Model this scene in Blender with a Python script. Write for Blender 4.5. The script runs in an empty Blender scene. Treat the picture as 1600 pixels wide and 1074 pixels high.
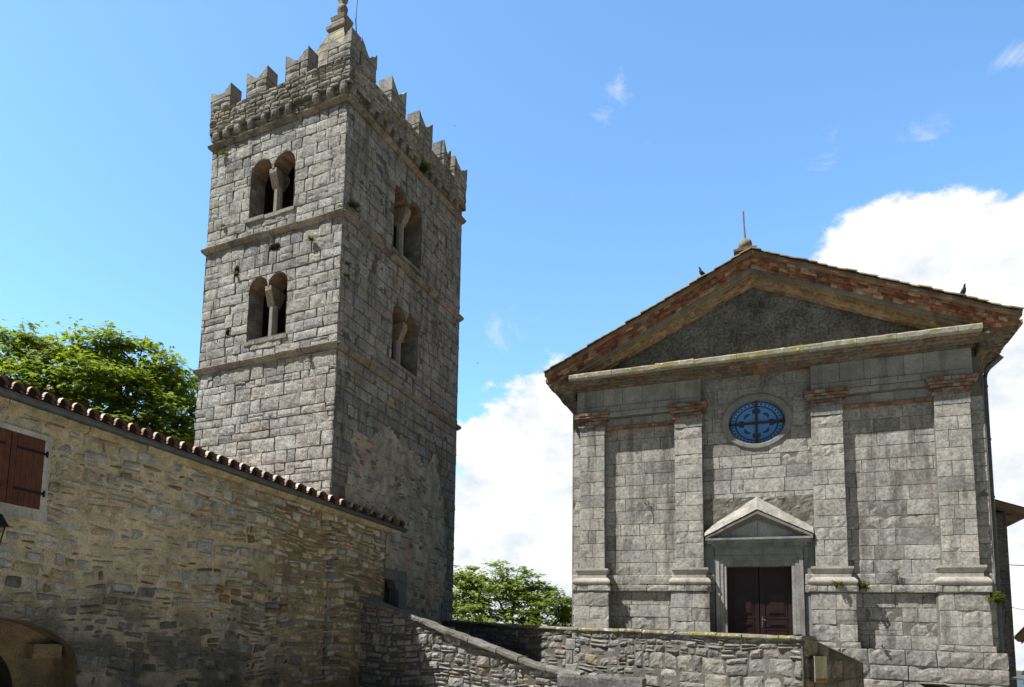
import bpy, bmesh, math, random
from mathutils import Vector, noise
R = math.radians
scene = bpy.context.scene

# ------------------------------------------------------------------ camera
cd = bpy.data.cameras.new('camera'); cam = bpy.data.objects.new('camera', cd)
scene.collection.objects.link(cam); scene.camera = cam
F, PX, PY, PITCH, ROLL = 1138.342, 636.335, 852.804, 0.115637, 0.031462
cd.sensor_fit = 'HORIZONTAL'; cd.sensor_width = 36.0; cd.lens = F/1600*36
cd.shift_x = (800-PX)/1600; cd.shift_y = (PY-537)/1600
cd.clip_start = 0.1; cd.clip_end = 30000
from mathutils import Matrix
cam.matrix_world = Matrix.Translation((0, 0, 1.6)) @ Matrix.Rotation(math.pi/2+PITCH, 4, 'X') @ Matrix.Rotation(ROLL, 4, 'Z')
scene.render.resolution_x = 1024; scene.render.resolution_y = 687
scene.view_settings.view_transform = 'Standard'; scene.view_settings.look = 'None'
scene.view_settings.exposure = 0.62; scene.view_settings.gamma = 1.0

# ------------------------------------------------------------------ sun + sky
SUN = Vector((-1.475, -0.384, 2.4)).normalized()
sd = bpy.data.lights.new('sun', 'SUN'); sd.energy = 5.0; sd.angle = R(0.53); sd.color = (1, .97, .92)
so = bpy.data.objects.new('sun', sd); scene.collection.objects.link(so)
so.rotation_euler = SUN.to_track_quat('Z', 'Y').to_euler(); so.location = (-30, -8, 60)
w = bpy.data.worlds.new('World'); scene.world = w; w.use_nodes = True
N, L = w.node_tree.nodes, w.node_tree.links
N.clear()

def nd(t, N=N, **k):
    n = N.new(t)
    for a, v in k.items(): setattr(n, a, v)
    return n

def mth(op, a, b=None, c=None, N=N, L=L, clamp=False):
    n = N.new('ShaderNodeMath'); n.operation = op; n.use_clamp = clamp
    for i, v in enumerate((a, b, c)):
        if v is None: continue
        if isinstance(v, (int, float)): n.inputs[i].default_value = v
        else: L.new(v, n.inputs[i])
    return n.outputs[0]

sky = nd('ShaderNodeTexSky', sky_type='NISHITA', sun_disc=False)
sky.sun_elevation = math.asin(SUN.z); sky.sun_rotation = math.atan2(SUN.x, SUN.y)
sky.air_density = 1.0; sky.dust_density = 0.6; sky.ozone_density = 1.0; sky.altitude = 300
tc = nd('ShaderNodeTexCoord'); sx = nd('ShaderNodeSeparateXYZ'); L.new(tc.outputs['Generated'], sx.inputs[0])
az = mth('ARCTAN2', sx.outputs[0], sx.outputs[1]); el = mth('ARCSINE', sx.outputs[2])
ns = nd('ShaderNodeTexNoise'); ns.inputs['Scale'].default_value = 6.5; ns.inputs['Detail'].default_value = 9; ns.inputs['Roughness'].default_value = .6
mp = nd('ShaderNodeMapping'); mp.inputs['Scale'].default_value = (1, 1, 1.5); L.new(tc.outputs['Generated'], mp.inputs[0]); L.new(mp.outputs[0], ns.inputs['Vector'])
ns2 = nd('ShaderNodeTexNoise'); ns2.inputs['Scale'].default_value = 16.0; ns2.inputs['Detail'].default_value = 8; ns2.inputs['Roughness'].default_value = .65
L.new(mp.outputs[0], ns2.inputs['Vector'])
def ell(a0, e0, sa, se):
    a = mth('DIVIDE', mth('SUBTRACT', az, a0), sa); e = mth('DIVIDE', mth('SUBTRACT', el, e0), se)
    return mth('SUBTRACT', 1.0, mth('SQRT', mth('ADD', mth('MULTIPLY', a, a), mth('MULTIPLY', e, e))))
CLOUDS = [(0.76, 0.17, 0.33, 0.32), (0.62, 0.32, 0.19, 0.175), (0.21, 0.07, 0.20, 0.305), (0.45, 0.10, 0.25, 0.22), (1.05, 0.22, 0.40, 0.28)]
m = None
for c in CLOUDS:
    e_ = ell(*c); m = e_ if m is None else mth('MAXIMUM', m, e_)
m = mth('ADD', m, mth('MULTIPLY', mth('SUBTRACT', ns.outputs[0], .5), .95))
m = mth('ADD', m, mth('MULTIPLY', mth('SUBTRACT', ns2.outputs[0], .5), .42))
big = nd('ShaderNodeMapRange'); big.interpolation_type = 'SMOOTHSTEP'; big.inputs['From Min'].default_value = .0; big.inputs['From Max'].default_value = .13; L.new(m, big.inputs[0])
# faint wisps
WISPS = [(0.28, 0.656, .03, .035), (0.735, 0.583, .03, .012), (0.652, 0.549, .035, .022), (0.536, 0.55, .035, .03), (0.13, .401, .04, .04)]
m2 = None
for c in WISPS:
    e_ = ell(*c); m2 = e_ if m2 is None else mth('MAXIMUM', m2, e_)
ns3 = nd('ShaderNodeTexNoise'); ns3.inputs['Scale'].default_value = 12.0; ns3.inputs['Detail'].default_value = 10; ns3.inputs['Roughness'].default_value = .7; ns3.inputs['Distortion'].default_value = .6
mp3 = nd('ShaderNodeMapping'); mp3.inputs['Scale'].default_value = (1.25, 1, 1.5); mp3.inputs['Rotation'].default_value = (0, -.5, 0); L.new(tc.outputs['Generated'], mp3.inputs[0]); L.new(mp3.outputs[0], ns3.inputs['Vector'])
wr = nd('ShaderNodeMapRange'); wr.interpolation_type = 'SMOOTHSTEP'
for i, v in enumerate((.54, .80, 0, 1)): wr.inputs[i+1].default_value = v
L.new(mth('ADD', ns3.outputs[0], mth('MULTIPLY', mth('MAXIMUM', mth('MINIMUM', m2, .6), -.5), .22)), wr.inputs[0])
wm = mth('MULTIPLY', wr.outputs[0], .42)
mask = mth('MAXIMUM', big.outputs[0], wm)
cl = nd('ShaderNodeValToRGB'); cl.color_ramp.elements[0].color = (3.9, 4.3, 4.8, 1); cl.color_ramp.elements[1].color = (6.1, 6.1, 6.1, 1)
cl.color_ramp.elements[0].position = .36; cl.color_ramp.elements[1].position = .56
L.new(mth('ADD', mth('MULTIPLY', ns2.outputs[0], .5), mth('MULTIPLY', ns.outputs[0], .5)), cl.inputs[0])
# cloud radiance is in the sky texture's own (unscaled) units
# sky boosted ahead of the camera and dimmed behind it to cut wall fill
fr = nd('ShaderNodeMapRange'); fr.interpolation_type = 'SMOOTHSTEP'; L.new(sx.outputs[1], fr.inputs[0])
for i, v in enumerate((.0, .7, 0, 1)): fr.inputs[i+1].default_value = v
ft = nd('ShaderNodeMixRGB'); L.new(fr.outputs[0], ft.inputs[0]); ft.inputs[1].default_value = (.17, .17, .17, 1); ft.inputs[2].default_value = (1.24, 1.66, 1.84, 1)
sm = nd('ShaderNodeMixRGB', blend_type='MULTIPLY'); sm.inputs[0].default_value = 1; L.new(sky.outputs[0], sm.inputs[1]); L.new(ft.outputs[0], sm.inputs[2])
mx = nd('ShaderNodeMixRGB'); L.new(mask, mx.inputs[0]); L.new(sm.outputs[0], mx.inputs[1]); L.new(cl.outputs[0], mx.inputs[2])
bg = nd('ShaderNodeBackground'); bg.inputs[1].default_value = .12; L.new(mx.outputs[0], bg.inputs[0])
wo = nd('ShaderNodeOutputWorld'); L.new(bg.outputs[0], wo.inputs[0])

# ------------------------------------------------------------------ frames measured from the place
Z = Vector((0, 0, 1))
T0 = Vector((-2.3464, 21.5723, 0)); TY = 0.51758
DL = Vector((-math.cos(TY), math.sin(TY), 0)); DR = Vector((math.sin(TY), math.cos(TY), 0)); WL, WR = 5.9, 8.56
C0 = Vector((9.6992, 20.0, 0)); CY = 0.46103
DU = Vector((math.cos(CY), -math.sin(CY), 0)); CN = Vector((-math.sin(CY), -math.cos(CY), 0))
HA = .58; HD = Vector((math.sin(HA), math.cos(HA), 0)); HN = Vector((math.cos(HA), -math.sin(HA), 0)); HR = Vector((-.0919, 24.6225, 0))

def lerp_tab(tab, z):
    if z <= tab[0][0]: return tab[0][1]
    for (a, va), (b, vb) in zip(tab, tab[1:]):
        if z <= b: return va+(vb-va)*(z-a)/(b-a)
    return tab[-1][1]
def twarp(a, b, z):   # the old tower's courses sag a little towards its far corners
    dl = lerp_tab([(2, 0), (10.3, -.02), (14.6, .08), (18.5, .12), (21, 0)], z)*a/WL
    dr = lerp_tab([(2, -.1), (10.3, -.41), (14.6, -.07), (18.5, .32), (21, .32)], z)*b/WR
    return z+dl+dr
def TP(a, b, z): return T0+DL*a+DR*b+Z*twarp(a, b, z)
def f_left(u, v, d): return TP(u, -d, v)
def f_right(u, v, d): return TP(-d, u, v)
def f_back(u, v, d): return TP(u, WR+d, v)
def f_far(u, v, d): return TP(WL+d, u, v)
def f_ch(u, v, d): return C0+DU*u+CN*d+Z*v
def zt(s): return 5.069-.0578*s                 # gutter height along the house
def f_ho(s, v, d): return HR+HD*s+HN*(d-.2)+Z*(zt(s)*v/5.07)

# ------------------------------------------------------------------ mesh builder
class MB:
    def __init__(s): s.v = []; s.f = []; s.c = []; s.m = []
    def face(s, idx, col=(1, 1, 1), m=0): s.f.append(idx); s.c.append(col); s.m.append(m)
    def poly(s, pts, col=(1, 1, 1), m=0):
        n = len(s.v); s.v.extend(pts); s.face(tuple(range(n, n+len(pts))), col, m)
    def grid(s, rows, col=(1, 1, 1), m=0, colf=None):
        n = len(s.v); ny = len(rows); nx = len(rows[0])
        for r in rows: s.v.extend(r)
        for j in range(ny-1):
            for i in range(nx-1):
                a = n+j*nx+i
                s.face((a, a+1, a+nx+1, a+nx), colf(i, j) if colf else col, m)
    def box(s, p, ex, ey, ez, col=(1, 1, 1), m=0):   # p corner, three edge vectors
        q = [p, p+ex, p+ex+ey, p+ey, p+ez, p+ex+ez, p+ex+ey+ez, p+ey+ez]; n = len(s.v); s.v.extend(q)
        for f in ((0, 3, 2, 1), (4, 5, 6, 7), (0, 1, 5, 4), (1, 2, 6, 5), (2, 3, 7, 6), (3, 0, 4, 7)): s.face(tuple(n+i for i in f), col, m)
    def fbox(s, f, u0, u1, v0, v1, d0, d1, col=(1, 1, 1), m=0):   # box in a wall frame
        q = [f(u, v, d) for (u, v, d) in ((u0, v0, d1), (u1, v0, d1), (u1, v1, d1), (u0, v1, d1), (u0, v0, d0), (u1, v0, d0), (u1, v1, d0), (u0, v1, d0))]
        n = len(s.v); s.v.extend(q)
        for g in ((0, 1, 2, 3), (5, 4, 7, 6), (4, 0, 3, 7), (1, 5, 6, 2), (3, 2, 6, 7), (4, 5, 1, 0)): s.face(tuple(n+i for i in g), col, m)
    def prism(s, loop0, loop1, col=(1, 1, 1), m=0, caps=True):
        n = len(s.v); k = len(loop0); s.v.extend(loop0); s.v.extend(loop1)
        for i in range(k):
            j = (i+1) % k; s.face((n+i, n+j, n+k+j, n+k+i), col, m)
        if caps: s.face(tuple(n+i for i in range(k-1, -1, -1)), col, m); s.face(tuple(n+k+i for i in range(k)), col, m)
    def tube(s, pts, rad, seg=8, col=(1, 1, 1), m=0, caps=True):
        rings = []
        for i, p in enumerate(pts):
            a = pts[max(0, i-1)]; b = pts[min(len(pts)-1, i+1)]; t = (b-a).normalized()
            x = t.cross(Z if abs(t.z) < .9 else Vector((1, 0, 0))).normalized(); y = t.cross(x)
            r = rad[i] if isinstance(rad, (list, tuple)) else rad
            rings.append([p+x*(r*math.cos(q*2*math.pi/seg))+y*(r*math.sin(q*2*math.pi/seg)) for q in range(seg)])
        n = len(s.v)
        for r in rings: s.v.extend(r)
        for k in range(len(rings)-1):
            for i in range(seg):
                j = (i+1) % seg; s.face((n+k*seg+i, n+k*seg+j, n+(k+1)*seg+j, n+(k+1)*seg+i), col, m)
        if caps:
            s.face(tuple(n+i for i in range(seg-1, -1, -1)), col, m); e = n+(len(rings)-1)*seg; s.face(tuple(e+i for i in range(seg)), col, m)
    def lathe(s, c, prof, seg=16, col=(1, 1, 1), m=0, ax=None):
        X, Y = ax or (Vector((1, 0, 0)), Vector((0, 1, 0)))
        n = len(s.v)
        for r, z in prof:
            for q in range(seg):
                a = q*2*math.pi/seg; s.v.append(c+X*(r*math.cos(a))+Y*(r*math.sin(a))+Z*z)
        for k in range(len(prof)-1):
            for i in range(seg):
                j = (i+1) % seg; s.face((n+k*seg+i, n+k*seg+j, n+(k+1)*seg+j, n+(k+1)*seg+i), col, m)
    def build(s, name, mats, parent=None, smooth=False):
        me = bpy.data.meshes.new(name); o = bpy.data.objects.new(name, me); scene.collection.objects.link(o)
        org = Vector((0, 0, 0))
        if parent is not None:
            r = parent
            while r.parent: r = r.parent
            org = r.location
            o.parent = parent
        elif s.v:
            lo = Vector((min(p[0] for p in s.v)+max(p[0] for p in s.v), min(p[1] for p in s.v)+max(p[1] for p in s.v), 0))*.5
            lo.z = min(p[2] for p in s.v); org = lo; o.location = lo
        me.from_pydata([(p[0]-org.x, p[1]-org.y, p[2]-org.z) for p in s.v], [], s.f)
        if not isinstance(mats, (list, tuple)): mats = [mats]
        for q in mats: me.materials.append(q)
        me.polygons.foreach_set('material_index', s.m)
        at = me.attributes.new('tint', 'FLOAT_COLOR', 'FACE')
        at.data.foreach_set('color', [x for c in s.c for x in (c[0], c[1], c[2], 1.0)])
        if smooth: me.polygons.foreach_set('use_smooth', [True]*len(s.f))
        me.update()
        return o

def tag(o, label, cat, group=None):
    o['label'] = label; o['category'] = cat
    if group: o['group'] = group
    return o
def thing(name, loc, label, cat, group=None):
    o = bpy.data.objects.new(name, None); scene.collection.objects.link(o); o.location = loc; o.empty_display_size = .3
    return tag(o, label, cat, group)
def structure(o): o['kind'] = 'structure'; return o

# ------------------------------------------------------------------ materials
def mat(name, base=None, rough=.9, bump=((14, .35),), bdist=.02, vary=.35, vscale=6, fine=.3, spots=None, metal=0, tint=True, spec=.25, extra=None, streak=0):
    """tint attribute (or base) x noise; spots = [(scale, lo, hi, colour, amount)] patches of lichen or stain"""
    m = bpy.data.materials.new(name); m.use_nodes = True
    N, L = m.node_tree.nodes, m.node_tree.links
    b = N['Principled BSDF']; b.inputs['Roughness'].default_value = rough; b.inputs['Metallic'].default_value = metal
    b.inputs['Specular IOR Level'].default_value = spec
    co = N.new('ShaderNodeTexCoord').outputs['Object']
    if tint:
        a = N.new('ShaderNodeAttribute'); a.attribute_name = 'tint'; col = a.outputs['Color']
        if base: 
            q = N.new('ShaderNodeMixRGB'); q.blend_type = 'MULTIPLY'; q.inputs[0].default_value = 1; L.new(col, q.inputs[1]); q.inputs[2].default_value = (*base, 1); col = q.outputs[0]
    else:
        q = N.new('ShaderNodeRGB'); q.outputs[0].default_value = (*base, 1); col = q.outputs[0]
    def nz(scale, detail=6, rough_=.6, off=0):
        n = N.new('ShaderNodeTexNoise'); n.inputs['Scale'].default_value = scale; n.inputs['Detail'].default_value = detail; n.inputs['Roughness'].default_value = rough_
        if off:
            mm = N.new('ShaderNodeMapping'); mm.inputs['Location'].default_value = (off, off*1.7, off*.6); L.new(co, mm.inputs[0]); L.new(mm.outputs[0], n.inputs['Vector'])
        else: L.new(co, n.inputs['Vector'])
        return n.outputs[0]
    def rng(x, a, b, c, d):
        r = N.new('ShaderNodeMapRange'); L.new(x, r.inputs[0])
        for i, v in enumerate((a, b, c, d)): r.inputs[i+1].default_value = v
        return r.outputs[0]
    def mul(c, f):
        q = N.new('ShaderNodeMixRGB'); q.blend_type = 'MULTIPLY'; q.inputs[0].default_value = 1; L.new(c, q.inputs[1]); L.new(f, q.inputs[2]); return q.outputs[0]
    if vary: col = mul(col, rng(nz(vscale, 5), .3, .7, 1-vary, 1+vary*.8))
    if fine: col = mul(col, rng(nz(vscale*9, 4, .75, 3.1), .35, .68, 1-fine, 1+fine))
    for k, (sc, lo, hi, c, am) in enumerate(spots or []):
        f = mth('MULTIPLY', rng(nz(sc, 7, .68, 7.3*(k+1)), lo, hi, 0, 1), am, N=N, L=L)
        q = N.new('ShaderNodeMixRGB'); L.new(f, q.inputs[0]); L.new(col, q.inputs[1]); q.inputs[2].default_value = (*c, 1); col = q.outputs[0]
    if streak:
        mm = N.new('ShaderNodeMapping'); mm.inputs['Scale'].default_value = (2.6, 2.6, .32); L.new(co, mm.inputs[0]); n = N.new('ShaderNodeTexNoise'); n.inputs['Scale'].default_value = 1.0; n.inputs['Detail'].default_value = 8; n.inputs['Roughness'].default_value = .7; L.new(mm.outputs[0], n.inputs['Vector'])
        col = mul(col, rng(n.outputs[0], .50, .66, 1.0, 1.0-streak))
    if extra: col = extra(N, L, co, col, nz, rng)
    L.new(col, b.inputs['Base Color'])
    prev = None
    for sc, st in bump:
        bp = N.new('ShaderNodeBump'); bp.inputs['Strength'].default_value = st; bp.inputs['Distance'].default_value = bdist*14/sc if sc > 14 else bdist
        L.new(nz(sc, 5, .65, sc*.13), bp.inputs['Height'])
        if prev: L.new(prev, bp.inputs['Normal'])
        prev = bp.outputs[0]
    if prev: L.new(prev, b.inputs['Normal'])
    return m

PIT = ((9, .45), (30, .9))
M_lime = mat('grey_limestone', bump=PIT, bdist=.035, vary=.3, vscale=2.0, fine=.45, streak=.45, spots=[(.55, .5, .7, (.22, .20, .165), .55), (16, .58, .68, (.60, .60, .57), .45), (24, .565, .63, (.05, .05, .05), .7), (9, .6, .72, (.075, .075, .075), .5)])
M_limeR = mat('lichened_limestone', bump=PIT, bdist=.03, vary=.34, vscale=1.5, fine=.38, streak=.55, spots=[(1.5, .53, .65, (.31, .235, .09), .5), (7, .6, .68, (.36, .26, .08), .45), (14, .6, .68, (.52, .52, .48), .4), (22, .57, .64, (.05, .05, .05), .6), (5, .6, .72, (.07, .07, .07), .5)])
M_church = mat('church_limestone', bump=((8, .35), (34, .85)), bdist=.025, vary=.24, vscale=1.5, fine=.36, streak=.55, spots=[(12, .6, .68, (.58, .57, .53), .4), (26, .575, .64, (.05, .05, .048), .6), (3.2, .56, .68, (.10, .10, .095), .6)])
M_smooth = mat('dressed_stone', bump=((30, .4),), bdist=.012, vary=.22, vscale=2.5, fine=.2, streak=.35, spots=[(7, .6, .75, (.16, .16, .15), .4)])
M_rubble = mat('rubble_stone', bump=((9, .6), (34, .9)), bdist=.03, vary=.36, vscale=4, fine=.45, streak=.2, spots=[(11, .6, .7, (.5, .5, .45), .4), (6, .62, .75, (.05, .05, .045), .5)])
M_mortar = mat('lime_mortar', bump=((12, .6), (45, .8)), bdist=.02, vary=.35, vscale=3, fine=.32, spots=[(8, .6, .75, (.12, .095, .055), .45)])
M_brick = mat('weathered_brick', bump=((20, .6), (60, .5)), bdist=.02, vary=.5, vscale=9, fine=.35, spots=[(10, .55, .65, (.42, .3, .18), .6), (5, .6, .7, (.07, .06, .05), .6)])
M_slab = mat('lichened_slab', bump=((14, .5), (40, .6)), bdist=.02, vary=.3, vscale=4, fine=.3, spots=[(2.6, .48, .6, (.24, .215, .05), .8), (9, .55, .63, (.26, .23, .05), .5), (7, .55, .64, (.6, .58, .5), .7), (4, .6, .7, (.1, .09, .06), .6)])
M_roughcast = mat('dark_roughcast', bump=((30, .9), (70, .7)), bdist=.03, vary=.45, vscale=1.6, fine=.6, streak=.3, spots=[(28, .6, .66, (.22, .2, .17), .6), (1.2, .62, .74, (.2, .19, .17), .5)])
M_plaster = mat('grey_plaster', bump=((20, .35),), bdist=.012, vary=.3, vscale=2.5, fine=.2, streak=.45, spots=[(6, .58, .7, (.09, .09, .085), .45)])
M_tile = mat('terracotta', bump=((25, .3),), bdist=.01, vary=.28, vscale=4, fine=.18, spots=[(6, .62, .75, (.2, .15, .09), .4)])
M_zinc = mat('zinc', (.105, .115, .115), rough=.5, metal=.35, bump=(), vary=.25, vscale=5, fine=.12, tint=False)
M_wood = mat('brown_wood', rough=.6, bump=((60, .3),), bdist=.006, vary=.25, vscale=5, fine=.25)
M_iron = mat('black_iron', (.012, .012, .013), rough=.5, bump=(), vary=.2, fine=0, tint=False)
M_maroon = mat('maroon_paint', (.022, .0075, .0095), rough=.45, bump=((40, .15),), bdist=.004, vary=.35, vscale=4, fine=.3, tint=False, spec=.4, streak=.4)
M_dark = mat('dark_interior', (.012, .011, .010), bump=(), vary=0, fine=0, tint=False)
M_bark = mat('bark', (.045, .035, .026), bump=((18, .8),), bdist=.03, vary=.4, fine=.3, tint=False)
M_wire = mat('black_cable', (.02, .02, .02), bump=(), vary=0, fine=0, tint=False)
M_bird = mat('dark_feathers', rough=.7, bump=(), vary=.2, vscale=30, fine=0)
M_bounce = mat('pale_bounce_paving', (.34, .33, .305), bump=((8, .4),), vary=.2, vscale=1.2, fine=.2, tint=False)
M_ground = mat('dry_grass_ground', (.09, .10, .045), bump=((8, .5),), vary=.4, vscale=.6, fine=.3, tint=False)
M_pave = mat('stone_paving', (.26, .25, .22), bump=((8, .5),), vary=.3, vscale=2, fine=.3, tint=False)
M_hill = mat('far_hills', (.07, .12, .15), bump=(), vary=.3, vscale=.004, fine=.0, tint=False)  # distance haze put into the blue-green of the hills
def leaf_mat(name, c1, c2):
    m = bpy.data.materials.new(name); m.use_nodes = True; N, L = m.node_tree.nodes, m.node_tree.links
    b = N['Principled BSDF']; b.inputs['Roughness'].default_value = .42; b.inputs['Specular IOR Level'].default_value = .35
    a = N.new('ShaderNodeAttribute'); a.attribute_name = 'tint'
    q = N.new('ShaderNodeMixRGB'); L.new(a.outputs['Fac'], q.inputs[0]); q.inputs[1].default_value = (*c1, 1); q.inputs[2].default_value = (*c2, 1)
    t = N.new('ShaderNodeBsdfTranslucent'); h = N.new('ShaderNodeMixRGB'); h.blend_type = 'MULTIPLY'; h.inputs[0].default_value = 1; h.inputs[2].default_value = (1.5, 1.6, .5, 1)
    L.new(q.outputs[0], b.inputs['Base Color']); L.new(q.outputs[0], h.inputs[1]); L.new(h.outputs[0], t.inputs[0])
    ms = N.new('ShaderNodeMixShader'); ms.inputs[0].default_value = .5; L.new(b.outputs[0], ms.inputs[1]); L.new(t.outputs[0], ms.inputs[2]); L.new(ms.outputs[0], N['Material Output'].inputs[0])
    return m
M_leaf = leaf_mat('chestnut_leaf', (.12, .175, .03), (.32, .37, .085))
M_tuft = leaf_mat('fern_leaf', (.04, .06, .012), (.13, .13, .035))

# ------------------------------------------------------------------ masonry
class RectHole:
    def __init__(s, u0, u1, v0, v1): s.b = (u0, u1, v0, v1)
    def breaks(s): return [s.b[2], s.b[3]]
    def inside(s, u, v): u0, u1, v0, v1 = s.b; return u0+1e-4 < u < u1-1e-4 and v0+1e-4 < v < v1-1e-4
    def push(s, u, v):
        u0, u1, v0, v1 = s.b; k = min((u-u0, 0), (u1-u, 1), (v-v0, 2), (v1-v, 3))[1]
        return ((u0, v), (u1, v), (u, v0), (u, v1))[k]
    def outline(s): u0, u1, v0, v1 = s.b; return [(u0, v0), (u1, v0), (u1, v1), (u0, v1)]
class OvalHole:
    def __init__(s, cu, cv, ru, rv): s.c = (cu, cv, ru, rv)
    def breaks(s): return []
    def inside(s, u, v): cu, cv, ru, rv = s.c; return ((u-cu)/ru)**2+((v-cv)/rv)**2 < .999
    def push(s, u, v):
        cu, cv, ru, rv = s.c; x, y = (u-cu)/ru, (v-cv)/rv; l = math.hypot(x, y) or 1e-3
        return cu+x/l*ru, cv+y/l*rv
    def outline(s, n=40): cu, cv, ru, rv = s.c; return [(cu+ru*math.cos(2*math.pi*i/n), cv+rv*math.sin(2*math.pi*i/n)) for i in range(n)]
class Bifora:   # twin round arches over one opening
    def __init__(s, u0, u1, v0, vs, c1, c2, r): s.b = (u0, u1, v0, vs); s.cs = (c1, c2); s.r = r
    def breaks(s): return [s.b[2], s.b[3]]
    def inside(s, u, v):
        u0, u1, v0, vs = s.b
        if v <= vs: return u0+1e-4 < u < u1-1e-4 and v0+1e-4 < v < vs-1e-4
        return any((u-c)**2+(v-vs)**2 < s.r**2*.998 for c in s.cs)
    def push(s, u, v):
        u0, u1, v0, vs = s.b
        if v > vs-.17 and v <= vs and .12 < u-u0 and .12 < u1-u:
            for c in s.cs:
                if abs(u-c) < s.r: return (c-s.r if u < c else c+s.r), vs
            return u, vs
        if v <= vs: return (u0, v) if u-u0 < u1-u else (u1, v)
        c = min(s.cs, key=lambda c: abs(u-c)); x, y = u-c, v-vs; l = math.hypot(x, y) or 1e-3
        return c+x/l*s.r, vs+y/l*s.r
    def outline(s):
        u0, u1, v0, vs = s.b; p = [(u0, v0), (u0, vs)]
        for c in sorted(s.cs):
            p += [(c-s.r*math.cos(math.pi*k/10), vs+s.r*math.sin(math.pi*k/10)) for k in range(11)]
        return p+[(u1, vs), (u1, v0)]

def courses(v0, v1, h0, h1, rng, breaks=()):
    out = []; b = sorted({v0, v1, *[x for x in breaks if v0+.06 < x < v1-.06]})
    for a, c in zip(b, b[1:]):
        n = max(1, round((c-a)/((h0+h1)/2))); ws = [rng.uniform(h0, h1) for _ in range(n)]; t = sum(ws); z = a
        for q in ws: out.append((z, z+q*(c-a)/t)); z += q*(c-a)/t
    return out

def stone(mb, f, q, depth, joint, rough, col, cell, holes, bev=.022, seed=0.0, m=0, skew=0):
    (a0, b0), (a1, b1), (a2, b2), (a3, b3) = q
    w = ((a1-a0)+(a2-a3))/2; h = ((b3-b0)+(b2-b1))/2
    if w < .03 or h < .02: return
    nx = min(8, max(2, round(w/cell))); ny = min(6, max(2, round(h/cell)))
    bx = min(.3, bev/w); by = min(.3, bev/h)
    tu = [0, bx]+[bx+(1-2*bx)*i/nx for i in range(1, nx)]+[1-bx, 1]
    tv = [0, by]+[by+(1-2*by)*i/ny for i in range(1, ny)]+[1-by, 1]
    n = [h_ for h_ in holes if any(h_.inside(a0+(a1-a0)*i/6, b0+(b3-b0)*j/4) for i in range(7) for j in range(5))]
    if any(all(h_.inside(a0+(a1-a0)*s+(a3-a0)*t, b0+(b3-b0)*t+(b1-b0)*s) for s, t in ((.06, .06), (.94, .06), (.94, .94), (.06, .94), (.5, .5))) for h_ in n): return
    rows = []; X, Y = len(tu), len(tv); pushed = set()
    tx, ty = random.uniform(-1, 1)*skew, random.uniform(-1, 1)*skew
    for j, t in enumerate(tv):
        r = []
        for i, s in enumerate(tu):
            ss, tt = s, t
            if (i in (0, X-1)) and (j in (0, Y-1)):
                ss += (bx*.55 if i == 0 else -bx*.55); tt += (by*.55 if j == 0 else -by*.55)
            u = a0*(1-ss)*(1-tt)+a1*ss*(1-tt)+a2*ss*tt+a3*(1-ss)*tt; v = b0*(1-ss)*(1-tt)+b1*ss*(1-tt)+b2*ss*tt+b3*(1-ss)*tt
            edge = i in (0, X-1) or j in (0, Y-1)
            if edge: d = -joint
            else:
                d = depth+rough*noise.noise((u*4.1+seed, v*4.1, seed*3.7))+rough*.8*noise.noise((u*13, v*13+seed, seed))+tx*(s-.5)+ty*(t-.5)
                if i in (1, X-2) or j in (1, Y-2): d -= abs(rough)*.5
            for h_ in n:
                if h_.inside(u, v): u, v = h_.push(u, v); d = min(d, -joint*.3); pushed.add((i, j))
            r.append(f(u, v, d))
        rows.append(r)
    if not pushed: mb.grid(rows, col, m); return
    o = len(mb.v)
    for r in rows: mb.v.extend(r)
    for j in range(Y-1):
        for i in range(X-1):
            if all(q in pushed for q in ((i, j), (i+1, j), (i, j+1), (i+1, j+1))): continue
            a = o+j*X+i; mb.face((a, a+1, a+X+1, a+X), col, m)

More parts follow.
